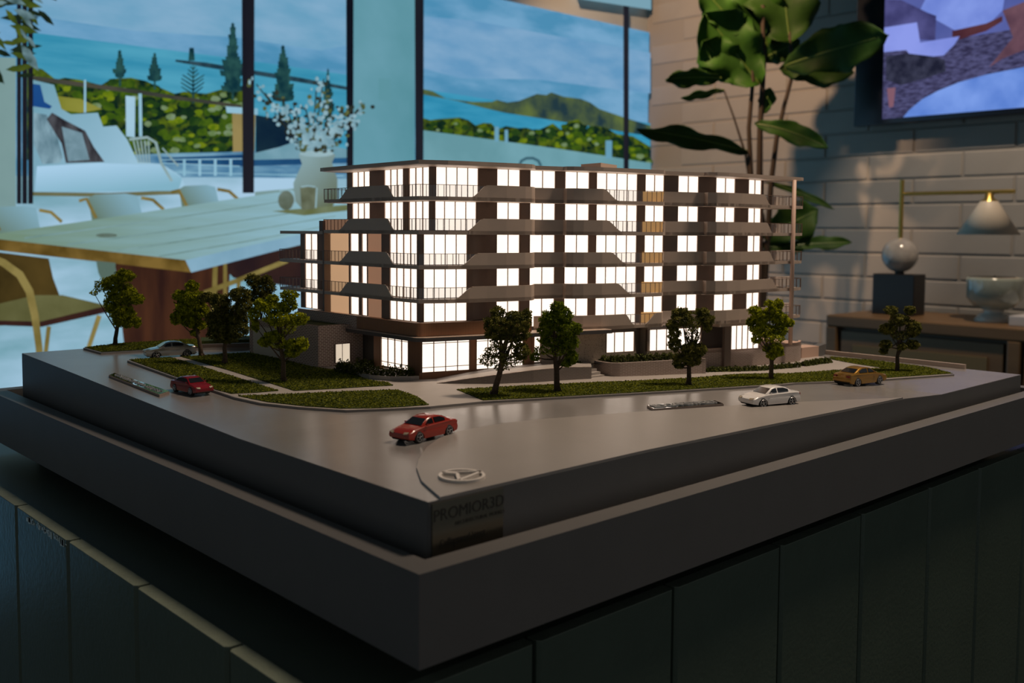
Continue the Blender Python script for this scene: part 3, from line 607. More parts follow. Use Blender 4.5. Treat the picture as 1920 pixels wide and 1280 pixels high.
def figleaf(bx, by, tx, ty, wpx, mt=LEAF, d0=PD, d1=PD, bend=0, tilt=0.0, seed=0, mid=None):
    """blade from a stem point to its tip; width given across; wavy fiddle outline"""
    A = fp(bx, by, d0); B = fp(tx, ty, d1); ax = B - A; L_ = np.linalg.norm(ax); ax = ax / L_
    view = -(A + B) / 2; view /= np.linalg.norm(view)
    side = np.cross(ax, view); side /= np.linalg.norm(side); nrm = np.cross(side, ax)
    side2 = side * cos(tilt) + nrm * sin(tilt); n2 = np.cross(side2, ax)
    W = wpx / 1840 * d0 / max(.25, cos(tilt)); V = []; Fc = []; nu, nv = 16, 8; r = random.Random(seed)
    ph = r.uniform(0, 6)
    if n2[2] < 0 and abs(n2[2]) > .1: pass
    for i in range(nu + 1):
        u = i / nu
        prof = (sin(pi * min(1, u * 1.02) ** .8) ** .6) * (.68 + .42 * u - .12 * sin(2 * pi * u)) if 0 < u < 1 else .02
        for j in range(nv + 1):
            v = j / nv * 2 - 1
            wv = .06 * W * sin(u * 15 + ph) * (abs(v) ** 2) * 2 + .10 * W * abs(v) - .12 * L_ * bend * (u * u)
            p = A + ax * L_ * u + side2 * (v * W / 2 * prof * (1 + .10 * sin(u * 15 + ph + v * 2) + .05 * sin(u * 31 + ph * 2))) + n2 * wv - UP * (bend * L_ * u * u * .5) + UP * (bend * L_ * u * .5)
            V.append(p)
    for i in range(nu):
        for j in range(nv): a = i * (nv + 1) + j; Fc.append((a, a + 1, a + nv + 2, a + nv + 1))
    lf_ = obj('leaf', V, Fc, mt, fig, smooth=True)
    so = lf_.modifiers.new('thick', 'SOLIDIFY'); so.thickness = .0016
    mbv = MB(); mbv.tube([np.array(V[i * (nv + 1) + nv // 2]) + n2 * .0012 for i in range(nu)], [.0035 * (1 - i / nu) + .001 for i in range(nu)], 6)
    mbv.build('midrib', mat('midrib', (.10, .17, .03), .5), lf_)
    return lf_
figleaf(1480, -40, 1600, -130, 120, LEAF, seed=21); figleaf(1420, -60, 1330, -190, 120, LEAF, seed=22); figleaf(1450, -120, 1520, -240, 120, LEAF, seed=23)  # three leaves above the view, added for their shadow on the wall
figleaf(1424, 158, 1322, 24, 128, LEAF, seed=1)
figleaf(1392, 150, 1316, 76, 84, LEAF, PD + .03, seed=2)
figleaf(1392, 62, 1314, -26, 72, LEAF, seed=3)
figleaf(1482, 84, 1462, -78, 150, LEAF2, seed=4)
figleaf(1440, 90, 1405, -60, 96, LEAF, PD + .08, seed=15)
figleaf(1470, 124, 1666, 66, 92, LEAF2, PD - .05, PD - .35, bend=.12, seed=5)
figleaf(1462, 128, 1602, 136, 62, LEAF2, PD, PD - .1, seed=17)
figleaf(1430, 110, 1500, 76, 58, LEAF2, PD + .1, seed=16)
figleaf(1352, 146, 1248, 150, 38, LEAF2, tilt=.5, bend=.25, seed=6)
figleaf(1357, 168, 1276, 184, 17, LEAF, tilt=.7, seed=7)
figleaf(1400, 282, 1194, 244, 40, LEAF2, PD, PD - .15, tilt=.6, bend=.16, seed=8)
figleaf(1416, 232, 1552, 276, 42, LEAF, PD - .05, PD - .2, tilt=.2, bend=.35, seed=9)
figleaf(1430, 214, 1444, 164, 34, LEAF, seed=10)
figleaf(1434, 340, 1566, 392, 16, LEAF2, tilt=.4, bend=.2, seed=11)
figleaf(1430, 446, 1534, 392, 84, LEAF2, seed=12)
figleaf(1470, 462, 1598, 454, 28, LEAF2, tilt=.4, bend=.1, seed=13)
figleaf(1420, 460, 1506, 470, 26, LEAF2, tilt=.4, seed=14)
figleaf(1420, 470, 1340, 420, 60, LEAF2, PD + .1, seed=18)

# ================================================================== display counter
hc = -.228; CXc, CYc = .2405, .3775
GRN = mat('green_paint', (.105, .138, .102), .30, var=.06, vscale=14, bump=.12, bscale=260)
GRNT = mat('green_top', (.085, .105, .075), .40, var=.05, vscale=14, bump=.05, bscale=700)
GRNE = mat('green_edge', (.17, .20, .15), .6, var=.12, vscale=60, bump=.2, bscale=600)
ct = thing('display_counter', (.8, .8, FL), 'dark green tongue-and-groove display counter that the architectural model stands on', 'counter')
MB().box((CXc + .0095, CYc + .0095, hc - .03), (1.42, 1.30, hc - .0012)).build('counter_top', GRNT, ct)
MB().box((CXc + .011, CYc + .011, FL), (1.40, 1.28, hc - .03)).build('carcass', mat('groove_dark', (.015, .018, .012), .7), ct)
bev = .0022
def board(p, q, n):
    """vertical board from plan p to q, face outwards n, thickness 9.5 mm, chamfered grooves"""
    p = np.array(p); q = np.array(q); n = np.array(n); d = (q - p) / np.linalg.norm(q - p); g = .0016
    a = p + d * g; b = q - d * g; t = .0095
    pts = [a - n * t, a - n * bev, a + d * bev, b - d * bev, b - n * bev, b - n * t]
    mb = MB().prism([tuple(v) for v in pts], FL + .08, hc); o = mb.build('board', GRN, ct)
    cap = MB().prism([tuple(v) for v in pts], hc, hc + .0006).build('board_edge', GRNE, o); return o
gl = [.377, .4845, .6085, .733, .8545, .978, 1.10, 1.224, 1.30]
for a, b in zip(gl[:-1], gl[1:]): board((CXc, a), (CXc, b), (-1, 0))
gr_ = [.2405, .3715, .4955, .6205, .7410, .8640, .974, 1.092, 1.214, 1.33, 1.41]
for a, b in zip(gr_[:-1], gr_[1:]): board((a, CYc), (b, CYc), (0, -1))
MB().box((CXc + .03, CYc + .03, FL), (1.37, 1.25, FL + .08)).build('kickboard', mat('kick_black', (.01, .01, .01), .6), ct)
# chipped paint along the board tops (left side)
mbc = MB()
for k in range(60):
    y = .735 + R.uniform(0, .09); s_ = R.uniform(.0006, .0022)
    mbc.box((CXc - .0003, y, hc - .0004 - R.uniform(0, .004) - s_), (CXc, y + s_ * R.uniform(1, 2.2), hc - .0003 - R.uniform(0, .003)))
o = mbc.build('chipped_paint', mat('chip_pale', (.75, .82, .76), .28), ct); o['kind'] = 'stuff'

# ================================================================== model plinth
LZ = -.166; PBZ = -.2138
PX0, PY0, PX1, PY1 = .2836, .3699, 1.142, 1.100
LW = .0155
IX0, IY0, IX1, IY1 = PX0 + LW, PY0 + LW, PX1 - LW, PY1 - LW
BX0, BY0, BX1, BY1 = .3081, .3942, 1.116, 1.0605
pl = thing('model_plinth', (.71, .73, PBZ), 'stepped grey plinth of the architectural model with a raised rim and sloping street', 'plinth')
mb = MB()
mb.box((PX0, PY0, PBZ), (IX0, PY1, LZ)); mb.box((IX1, PY0, PBZ), (PX1, PY1, LZ))
mb.box((IX0, PY0, PBZ), (IX1, IY0, LZ)); mb.box((IX0, IY1, PBZ), (IX1, PY1, LZ))
o = mb.build('rim', GREY, pl)
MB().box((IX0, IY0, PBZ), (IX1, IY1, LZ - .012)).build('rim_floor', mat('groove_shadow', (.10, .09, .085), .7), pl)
MB().box((.32, .42, hc), (1.10, 1.06, PBZ)).build('foot', mat('kick_black', (.01, .01, .01), .6), pl)
zlY = [.3, .394, .60, .79, .94, 1.06, 1.2]; zlZ = [-.140, -.140, -.1398, -.1345, -.1298, -.1265, -.1265]
sX = [.2, .308, .48, .59, .73, .84, .92, 1.3]; sS = [0, 0, 0, .17, .40, .56, 1, 1]
def terr(x, y):
    a = np.interp(y, zlY, zlZ); s = np.interp(x, sX, sS); return a * (1 - s) - .1506 * s
def ug(px, py, dz=0):
    z = -.14
    for _ in range(25): p = uz(px, py, z + dz); z = terr(p[0], p[1])
    return uz(px, py, z + dz)
def terrain_prism(pts, dz, bottom=None, step=.02, thick=.003):
    """plan polygon draped on the terrain, cut into a grid, with sides"""
    bm = bmesh.new()
    tri = tessellate_polygon([[Vector((p[0], p[1], 0)) for p in pts]])
    vs = [bm.verts.new((p[0], p[1], 0)) for p in pts]
    for t in tri:
        try: bm.faces.new([vs[i] for i in t])
        except ValueError: pass
    xs = [p[0] for p in pts]; ys = [p[1] for p in pts]
    for ax, lo, hi in ((0, min(xs), max(xs)), (1, min(ys), max(ys))):
        k = math.ceil(lo / step)
        while k * step < hi:
            co = [0, 0, 0]; no = [0, 0, 0]; co[ax] = k * step; no[ax] = 1
            bmesh.ops.bisect_plane(bm, geom=bm.verts[:] + bm.edges[:] + bm.faces[:], plane_co=co, plane_no=no); k += 1
    bmesh.ops.recalc_face_normals(bm, faces=bm.faces[:])
    for f in bm.faces:
        if f.normal.z < 0: f.normal_flip()
    bm.verts.ensure_lookup_table()
    be = [e for e in bm.edges if len(e.link_faces) == 1]
    V = [(v.co.x, v.co.y, terr(v.co.x, v.co.y) + dz) for v in bm.verts]; n = len(V)
    Fc = [[v.index for v in f.verts] for f in bm.faces]
    bm.verts.index_update(); Fc = [[v.index for v in f.verts] for f in bm.faces]
    V += [(x, y, (bottom if bottom is not None else z - thick)) for x, y, z in V]
    for e in be:
        f = e.link_faces[0]; idx = [v.index for v in f.verts]; a, b = e.verts[0].index, e.verts[1].index
        i = idx.index(a)
        if idx[(i + 1) % len(idx)] != b: a, b = b, a
        Fc.append([b, a, a + n, b + n])
    bm.free(); return V, Fc
V, Fc = terrain_prism([(BX0, BY0), (BX1, BY0), (BX1, BY1), (BX0, BY1)], 0, bottom=LZ - .012)
obj('street_block', V, Fc, ROAD, pl)
# painted sides of the block are the same grey as the rim
mbs = MB()
def skirt(f, a, b, n=40):
    P = [f(a + (b - a) * i / n) for i in range(n + 1)]
    for i in range(n):
        p, q = P[i], P[i + 1]; zp, zq = terr(*p) - .0004, terr(*q) - .0004
        mbs.wall(p, q, LZ - .011, 0, .0002, zt0=zp, zt1=zq)
skirt(lambda t: (BX0 - .0003, t), BY0, BY1); skirt(lambda t: (t, BY0 - .0003), BX0, BX1)
mbs.build('block_side', GREY, pl)
def G(pts): return [tuple(ug(*p)[:2]) for p in pts]
# opposite footpath: raised triangle at the front
op = [(.3158, BY0 - .0002), (.3291, .4273), (.3457, .4535), (.3589, .4686), (.3832, .4919), (.4060, .5080), (.4278, .5172), (.4600, .5190), (.5004, .5144), (.5922, .4888), (.718, .4484), (.8399, BY0 - .0002)]
V, Fc = terrain_prism(op, .0013); o = obj('footpath', V, Fc, FOOT, pl)
# footpaths and verge around the building
site = G([(240, 679), (321, 708), (407, 737), (442, 749), (490, 759.5), (560, 767), (650, 773), (730, 770), (806, 766), (903, 756.5), (1200, 740), (1462, 724), (1575, 718), (1788, 704.5), (1740, 694), (1556, 672)]) + [(1.08, .70), (1.0, .95), (.70, 1.00), (.50, .952)] + G([(339, 671), (322, 672)])
V, Fc = terrain_prism(site, .0012); obj('pavement', V, Fc, PATH, pl)
# kerbs
def kerb(pts, wd=.0016, h=.0019, name='kerb'):
    P = G(pts) if len(pts[0]) == 2 and pts[0][0] > 5 else pts; Q = []
    for i in range(len(P) - 1):
        for k in range(8): Q.append((P[i][0] + (P[i + 1][0] - P[i][0]) * k / 8, P[i][1] + (P[i + 1][1] - P[i][1]) * k / 8))
    Q.append(P[-1]); V = []; Fc = []
    for i, p in enumerate(Q):
        a = Q[max(i - 1, 0)]; b = Q[min(i + 1, len(Q) - 1)]; d = np.array([b[0] - a[0], b[1] - a[1]]); d /= np.linalg.norm(d); n = np.array([-d[1], d[0]])
        z = terr(*p)
        for s, zz in ((-.5, z - .001), (-.5, z + h), (.5, z + h), (.5, z - .001)): V.append((p[0] + n[0] * wd * s, p[1] + n[1] * wd * s, zz))
    for i in range(len(Q) - 1):
        for k in range(3): a = i * 4 + k; Fc.append((a, a + 1, a + 5, a + 4))
    return obj(name, V, Fc, KERB, pl)
kerb([(240, 679), (321, 708), (407, 737), (442, 749), (490, 759.5), (560, 767), (650, 773), (730, 770), (806, 766), (903, 756.5), (1200, 740), (1462, 724), (1575, 718), (1788, 704.5)])
kerb([(157.5, 655), (190, 664), (264, 660), (377, 656), (467, 655)])
# raised strip along the right edge and the far low walls
mb = MB(); y0_, y1_ = .452, 1.02
mb.wall((BX1 - .004, y0_), (BX1 - .004, y1_), -.152, -.1455, .004); mb.build('edge_strip', BTRIM, pl)
# ---- lawns
GRB = leafmat('turf_base', (.030, .045, .008), (.075, .095, .014), 700, .9, 0)
GRT = leafmat('turf_tuft', (.030, .050, .006), (.36, .38, .03), 520, .8, .3)
def inpoly(x, y, P):
    c = np.zeros(len(x), bool); n = len(P)
    for i in range(n):
        x0, y0 = P[i]; x1, y1 = P[(i + 1) % n]
        with np.errstate(divide='ignore', invalid='ignore'):
            c ^= ((y0 > y) != (y1 > y)) & (x < (x1 - x0) * (y - y0) / (y1 - y0 + 1e-15) + x0)
    return c
def tufts(pts, nrm, size, parent_origin=None):
    """pts (n,3); two crossed leaf scraps at each; returns V,F arrays"""
    n = len(pts); a = rng.normal(size=(n, 3)); a /= np.linalg.norm(a, axis=1)[:, None]
    b = np.cross(a, rng.normal(size=(n, 3))); b /= np.linalg.norm(b, axis=1)[:, None]; c = np.cross(a, b)
    s = size * rng.uniform(.6, 1.35, (n, 1))
    v = [pts + a * s, pts + b * s * .55, pts - a * s * .8, pts - b * s * .55, pts + c * s * .7 + b * s * .2, pts + a * s * .3 - c * s * .6]
    V = np.stack(v, 1).reshape(-1, 3); i = np.arange(n)[:, None] * 6
    T = np.concatenate([i + [0, 1, 2], i + [0, 2, 3], i + [4, 1, 5]], 0); return V, T
def fastobj(name, V, T, mt, parent=None, origin=None):
    V = np.asarray(V); o0 = np.array(origin) if origin is not None else ORG[parent.name]
    me = bpy.data.meshes.new(name); me.vertices.add(len(V)); me.vertices.foreach_set('co', (V - o0).astype(np.float32).ravel())
    me.loops.add(len(T) * 3); me.loops.foreach_set('vertex_index', T.astype(np.int32).ravel())
    me.polygons.add(len(T)); me.polygons.foreach_set('loop_start', np.arange(len(T), dtype=np.int32) * 3)
    me.polygons.foreach_set('loop_total', np.full(len(T), 3, np.int32)); me.update(calc_edges=True); me.materials.append(mt)
    o = bpy.data.objects.new(name, me); C.objects.link(o); finish(o, parent, o0); return o
def lawn(px, label, dz=.0018, P=None, dens=1.0):
    P = P or G(px); xs = [p[0] for p in P]; ys = [p[1] for p in P]
    cx, cy = sum(xs) / len(P), sum(ys) / len(P)
    t = thing('lawn', (cx, cy, terr(cx, cy) + .001), label, 'lawn', kind='stuff')
    V, Fc = terrain_prism(P, dz, thick=.00055 if cx > .44 or cy < .95 else .0018); o = obj('turf', V, Fc, GRB, t); o['kind'] = 'stuff'
    n = int((max(xs) - min(xs)) * (max(ys) - min(ys)) * 1.1e6 * dens)
    x = rng.uniform(min(xs), max(xs), n); y = rng.uniform(min(ys), max(ys), n); k = inpoly(x, y, P); x, y = x[k], y[k]
    z = np.array([terr(a, b) for a, b in zip(x, y)]) + dz + rng.uniform(-.0003, .0005, len(x))
    V, T = tufts(np.stack([x, y, z], 1), None, .00095); o = fastobj('grass', V, T, GRT, t); o['kind'] = 'stuff'; return t
lawn([(242, 677), (321, 673), (400, 697), (470, 719), (522, 735.5), (480, 739), (434, 741), (407, 734), (360, 719), (321, 705.5)], 'long narrow strip of turf between the left street kerb and the diagonal path')
lawn([(341, 671.5), (400, 668), (469, 664), (530, 677), (583, 690.5), (640, 698), (652, 703), (694, 716), (728, 720), (737, 725.5), (640, 731), (552, 735.5), (500, 719), (430, 697)], 'wide turf lawn in front of the brick garage, under three of the trees')
lawn([(447, 745.5), (520, 743), (620, 738.5), (745, 734.5), (778, 745), (804, 762), (760, 765.5), (700, 768.5), (640, 769), (570, 764.5), (500, 756.5), (460, 748)], 'curved corner lawn between the crossing path and the rounded street kerb')
lawn([(856, 733), (980, 726.5), (1100, 720.5), (1300, 711.5), (1440, 703), (1560, 697), (1657, 692.5), (1608, 685), (1560, 676), (1556, 671), (1640, 678), (1740, 691), (1786, 702.5), (1575, 716), (1462, 722), (1200, 738), (1000, 749), (906, 753.5)], 'long right-hand verge of turf beside the street, planted with five trees')
lawn([(159, 654), (190, 662), (264, 658), (330, 655), (377, 653), (377, 643), (467, 641), (467, 636), (330, 640), (230, 646)], 'far-left turf strip behind the silver car, under a single bright tree')
mb = MB(); a, b = ug(377, 655), ug(468, 655); mb.wall(a, b, a[2] - .004, a[2] + .0055, .003); mb.build('low_wall', BWALL, pl)
MB().prism(G([(377, 648), (468, 648), (540, 640), (377, 640)]), -.131, -.1225).build('raised_bed', GRB, pl)
# ---- street name plates, emblem, maker's plate
def text_mesh(name, s, mt, parent, to3d, size, depth, spacing=1.0, origin=None, offset=0.0):
    cu = bpy.data.curves.new(name, 'FONT'); cu.body = s; cu.size = size; cu.extrude = depth / 2; cu.space_character = spacing; cu.align_x = 'CENTER'; cu.align_y = 'CENTER'; cu.offset = offset; cu.resolution_u = 3
    tmp = bpy.data.objects.new('tmp', cu); C.objects.link(tmp); dg = bpy.context.evaluated_depsgraph_get(); me = bpy.data.meshes.new_from_object(tmp.evaluated_get(dg))
    C.objects.unlink(tmp); bpy.data.objects.remove(tmp)
    V = [to3d(v.co.x, v.co.y, v.co.z + depth / 2) for v in me.vertices]; Fc = [list(p.vertices) for p in me.polygons]
    return obj(name, V, Fc, mt, parent)
MIR = mat('mirror_acrylic', (.75, .76, .76), .06, metal=1.0)
ETCH = mat('etched_letter', (.42, .42, .42), .45, metal=.6)
PLE = mat('plate_edge', (.30, .24, .21), .5)
def nameplate(px, txt, label):
    P = [ug(*p, .0022) for p in px]                     # far-left, far-right, near-right, near-left corners
    o0 = sum(P) / 4; t = thing('street_sign', (o0[0], o0[1], o0[2] - .002), label, 'sign', group=None)
    pts = [(p[0], p[1]) for p in P]
    V, Fc = terrain_prism(pts, .0018, thick=.0019); obj('sign_base', V, Fc, PLE, t)
    V, Fc = terrain_prism([tuple(np.array(p) * .985 + np.array(o0[:2]) * .015) for p in pts], .0022, thick=.0004, step=.5); obj('mirror_face', V, Fc, MIR, t)
    e = (P[2] - P[3])[:2]; L_ = np.linalg.norm(e); e = e / L_; n = (P[0] - P[3])[:2]; n -= e * (n @ e); H_ = np.linalg.norm(n); n = n / H_
    def f(x, y, z):
        a_, b_ = o0[0] + e[0] * x + n[0] * y, o0[1] + e[1] * x + n[1] * y
        return (a_, b_, terr(a_, b_) + .0023 + z)
    text_mesh('lettering', txt, ETCH, t, f, H_ * .80, .0006, spacing=1.02 * (L_ * .92) / (len(txt) * H_ * .80 * .62))
    return t
nameplate([(214, 698.5), (318, 733), (299, 739), (204, 702.5)], 'COLLINGWOOD STREET', 'mirror street name plate on the left road beside the dark red car')
nameplate([(1213, 759), (1340, 750), (1357, 756), (1225, 766)], 'EDGAR STREET', 'mirror street name plate on the right road, left of the white car')
WH = mat('emblem_white', (.80, .74, .68), .45)
e0 = ug(866, 893, .0013); em = thing('north_emblem', (e0[0], e0[1], e0[2]), 'raised white ring emblem with a chevron lying on the front corner of the plinth', 'emblem')
ring = [ug(866 + 44 * cos(a), 892.5 + 11.5 * sin(a), .002) for a in np.linspace(0, 2 * pi, 40, endpoint=False)]
rc = sum(ring) / len(ring); mb = MB(); V = []; Fc = []
for k, p in enumerate(ring):
    q = rc + (p - rc) * .875; 
    for (x, y), z in (((p[0], p[1]), e0[2] - .0002), ((p[0], p[1]), e0[2] + .0016), ((q[0], q[1]), e0[2] + .0016), ((q[0], q[1]), e0[2] - .0002)): V.append((x, y, z))
for k in range(40):
    for j in range(4): Fc.append((k * 4 + j, k * 4 + (j + 1) % 4, ((k + 1) % 40) * 4 + (j + 1) % 4, ((k + 1) % 40) * 4 + j))
obj('ring', V, Fc, WH, em)
mb = MB()
def bar(p, q, wd=.0019):
    p = np.array(p[:2]); q = np.array(q[:2]); d = (q - p) / np.linalg.norm(q - p); n = np.array([-d[1], d[0]]) * wd / 2
    mb.prism([tuple(p + n), tuple(q + n), tuple(q - n), tuple(p - n)], e0[2] - .0002, e0[2] + .0016)
A_, B_, C_, D_ = ug(828, 887, .002), ug(857, 889, .002), ug(861, 902, .002), ug(903, 885, .002)
bar(A_, B_); bar(B_, C_); bar(C_, D_); bar(D_, A_, .0012); mb.build('chevron', WH, em)
pq0 = uy(809, 975, BY0 - .0005); pq1 = uy(942, 940, BY0 - .0005)
PBR = mat('plaque_bronze', (.20, .175, .13), .22, metal=.75)
mk = thing('maker_plaque', ((pq0[0] + pq1[0]) / 2, BY0 - .001, LZ - .011), 'small bronze plaque with lettering on the front face of the plinth block', 'plaque')
zt_ = min(terr(pq0[0], BY0), terr(pq1[0], BY0)) - .0012
MB().box((pq0[0], BY0 - .0012, LZ - .0105), (pq1[0], BY0 - .0004, zt_)).build('plate', PBR, mk)
INK = mat('plaque_ink', (.03, .025, .02), .5)
pw = pq1[0] - pq0[0]; pcx = (pq0[0] + pq1[0]) / 2
def pf(cx, cz): return lambda x, y, z: (cx + x, BY0 - .0012 - z, cz + y)
text_mesh('lettering', 'PROMIOR3D', INK, mk, pf(pcx + .0006, zt_ - .0070), .0090, .0002, spacing=.98)
text_mesh('lettering', 'ARCHITECTURAL MODELS', INK, mk, pf(pcx + .008, zt_ - .0132), .0030, .0002)
text_mesh('lettering', 'Collingwood Street', INK, mk, pf(pcx - .004, zt_ - .0215), .0040, .0002)
#@@NEXT2

# ================================================================== the lit apartment building
bo = D(900, 1.0)
bld = thing('model_building', (bo[0], bo[1], -.142), 'lit scale model of a six-storey apartment block with wavy balconies', 'model building')
class Line:
    def __init__(s, p, ang): s.p = np.array(p); s.d = np.array([cos(radians(ang)), sin(radians(ang))])
    def at(s, px):
        h = D(px, 1.0); A = np.array([[h[0], -s.d[0]], [h[1], -s.d[1]]]); t = np.linalg.solve(A, s.p); return h * t[0]
    def off(s, px, o):                       # shifted away from the eye by o
        n = np.array([-s.d[1], s.d[0]]); n = n if n @ s.p > 0 else -n
        L_ = Line(s.p + n * o, 0); L_.d = s.d; return L_.at(px)
pa, pb_ = D(810, .918), D(1310, 1.0545)
UA = math.degrees(math.atan2(pb_[1] - pa[1], pb_[0] - pa[0])); VA = 89.0
UF = Line(pa, UA); pc_ = D(1430, 1.125); UF2 = Line(UF.at(1310), math.degrees(math.atan2(pc_[1] - UF.at(1310)[1], pc_[0] - UF.at(1310)[0])))
def fac(px): return UF.at(px) if px <= 1310 else UF2.at(px)
VF = Line(pa, VA)                            # upper left face
lc = D(788, .898); UL = Line(lc, UA); VL = Line(lc, VA)
sc_ = D(785, .887); VS = Line(sc_, VA)
kn = [(785, .887), (840, .894), (880, .903), (915, .913), (950, .922), (985, .933), (997, .9385), (1000.5, .943), (1002, .951), (1002.6, .958), (1055, .9695),
      (1056, .9695), (1062, .966), (1075, .9655), (1095, .968), (1130, .975), (1190, .995), (1238, 1.011), (1243, 1.013), (1244.6, 1.016), (1245.2, 1.029), (1318.5, 1.049),
      (1319.5, 1.049), (1326, 1.043), (1343, 1.042), (1365, 1.048), (1390, 1.060), (1423, 1.082), (1440, 1.094), (1470, 1.112), (1500, 1.128), (1504, 1.135)]
kx = [k[0] for k in kn]; ki = [1 / k[1] for k in kn]
def edge(px):
    if px < 785: return VS.at(px)
    return D(px, 1 / np.interp(px, kx, ki))
def samples(a, b, st=5.0):
    s_ = {a, b} | {k for k in kx if a < k < b}; x = a
    while x < b: s_.add(x); x += st
    s_ = sorted(s_); out = [s_[0]]
    for v in s_[1:]:
        if v - out[-1] > .35: out.append(v)
    return out
def strip(mb, P, zb, zt, t=.0012):
    """continuous upright strip along plan points, tops given per point"""
    P = [np.array(p) for p in P]; V = []; Fc = []
    for i, p in enumerate(P):
        a = P[max(i - 1, 0)]; b = P[min(i + 1, len(P) - 1)]; d = b - a; d = d / (np.linalg.norm(d) + 1e-12); n = np.array([-d[1], d[0]])
        if n @ p < 0: n = -n
        q = p + n * t; z = zt[i] if hasattr(zt, '__len__') else zt; z0 = zb[i] if hasattr(zb, '__len__') else zb
        V += [(p[0], p[1], z0), (p[0], p[1], z), (q[0], q[1], z), (q[0], q[1], z0)]
    n = len(P)
    for i in range(n - 1):
        for k in range(4): a = i * 4 + k; b = i * 4 + (k + 1) % 4; Fc.append((a, b, b + 4, a + 4))
    Fc += [(0, 3, 2, 1), ((n - 1) * 4, (n - 1) * 4 + 1, (n - 1) * 4 + 2, (n - 1) * 4 + 3)]
    mb.add(V, Fc); return mb
LV = {5: .0280, 4: -.0030, 3: -.0348, 2: -.0658, 1: -.0975}
ST = .0032; PT = .0145
# height profile along the edge: list of (px at the top, px at the bottom) transitions; 1 = solid
prof = {5: [('r', 608), (635, 656), ('s',), (724, 738), ('r',), (884, 915), ('s',), (1130, 1160), ('r',), (1244.4, 1245), ('s',), (1430, 1444), ('r',)],
        4: [('r', 607), (634, 658), ('s',), (723, 739), ('r',), (875, 909), ('s',), (1137, 1168), ('r',), (1244.4, 1245), ('s',), (1437, 1449), ('r',)],
        3: [('r', 607), (634, 657.5), ('s',), (722, 739), ('r',), (864, 900), ('s',), (1144.7, 1175.6), ('r',), (1244.4, 1245), ('s',), (1442, 1454), ('r',)],
        2: [('r', 607), (634, 654), ('s',), (720.6, 736.6), ('r',), (851.5, 890), ('s',), (1156, 1186), ('r',), (1244.4, 1245), ('s',), (1448, 1461.8), ('r',)],
        1: [('s', 1002), (1174, 1192), ('r',), (1211, 1236), ('s',), (1462, 1474), ('r',)]}
def frac(lv, px):
    """1 where the parapet is full height, 0 where only the slab edge shows"""
    pr = prof[lv]; st = 1.0 if pr[0][0] == 's' else 0.0
    for e in pr[1:]:
        if isinstance(e[0], str): continue
        a, b = e
        if px >= b: st = 1 - st; continue
        if px > a: t = (px - a) / (b - a); t = t * t * (3 - 2 * t); return st + (1 - 2 * st) * t
        break
    return st
GL_ = bpy.data.materials.new('balustrade_glass'); GL_.use_nodes = True; nt = GL_.node_tree; nt.nodes.remove(nt.nodes['Principled BSDF'])
tr = nt.nodes.new('ShaderNodeBsdfTransparent'); tr.inputs[0].default_value = (.93, .95, .96, 1); gs = nt.nodes.new('ShaderNodeBsdfGlossy'); gs.inputs['Roughness'].default_value = .08
ms = nt.nodes.new('ShaderNodeMixShader'); ms.inputs[0].default_value = .10; nt.links.new(tr.outputs[0], ms.inputs[1]); nt.links.new(gs.outputs[0], ms.inputs[2]); nt.links.new(ms.outputs[0], nt.nodes['Material Output'].inputs[0])
Ud = UF.d; Vd = VF.d
def slab_poly(a, b, st=6):
    P = [edge(x) for x in samples(a, b, st)]
    l, r = P[0], P[-1]
    back = l + Ud * .06 if l is not None else None
    return P + [r + Vd * .10, np.array([r[0] - .20, r[1] + .13]), l + Ud * .20 + Vd * .02, l + Ud * .02 + Vd * .012]
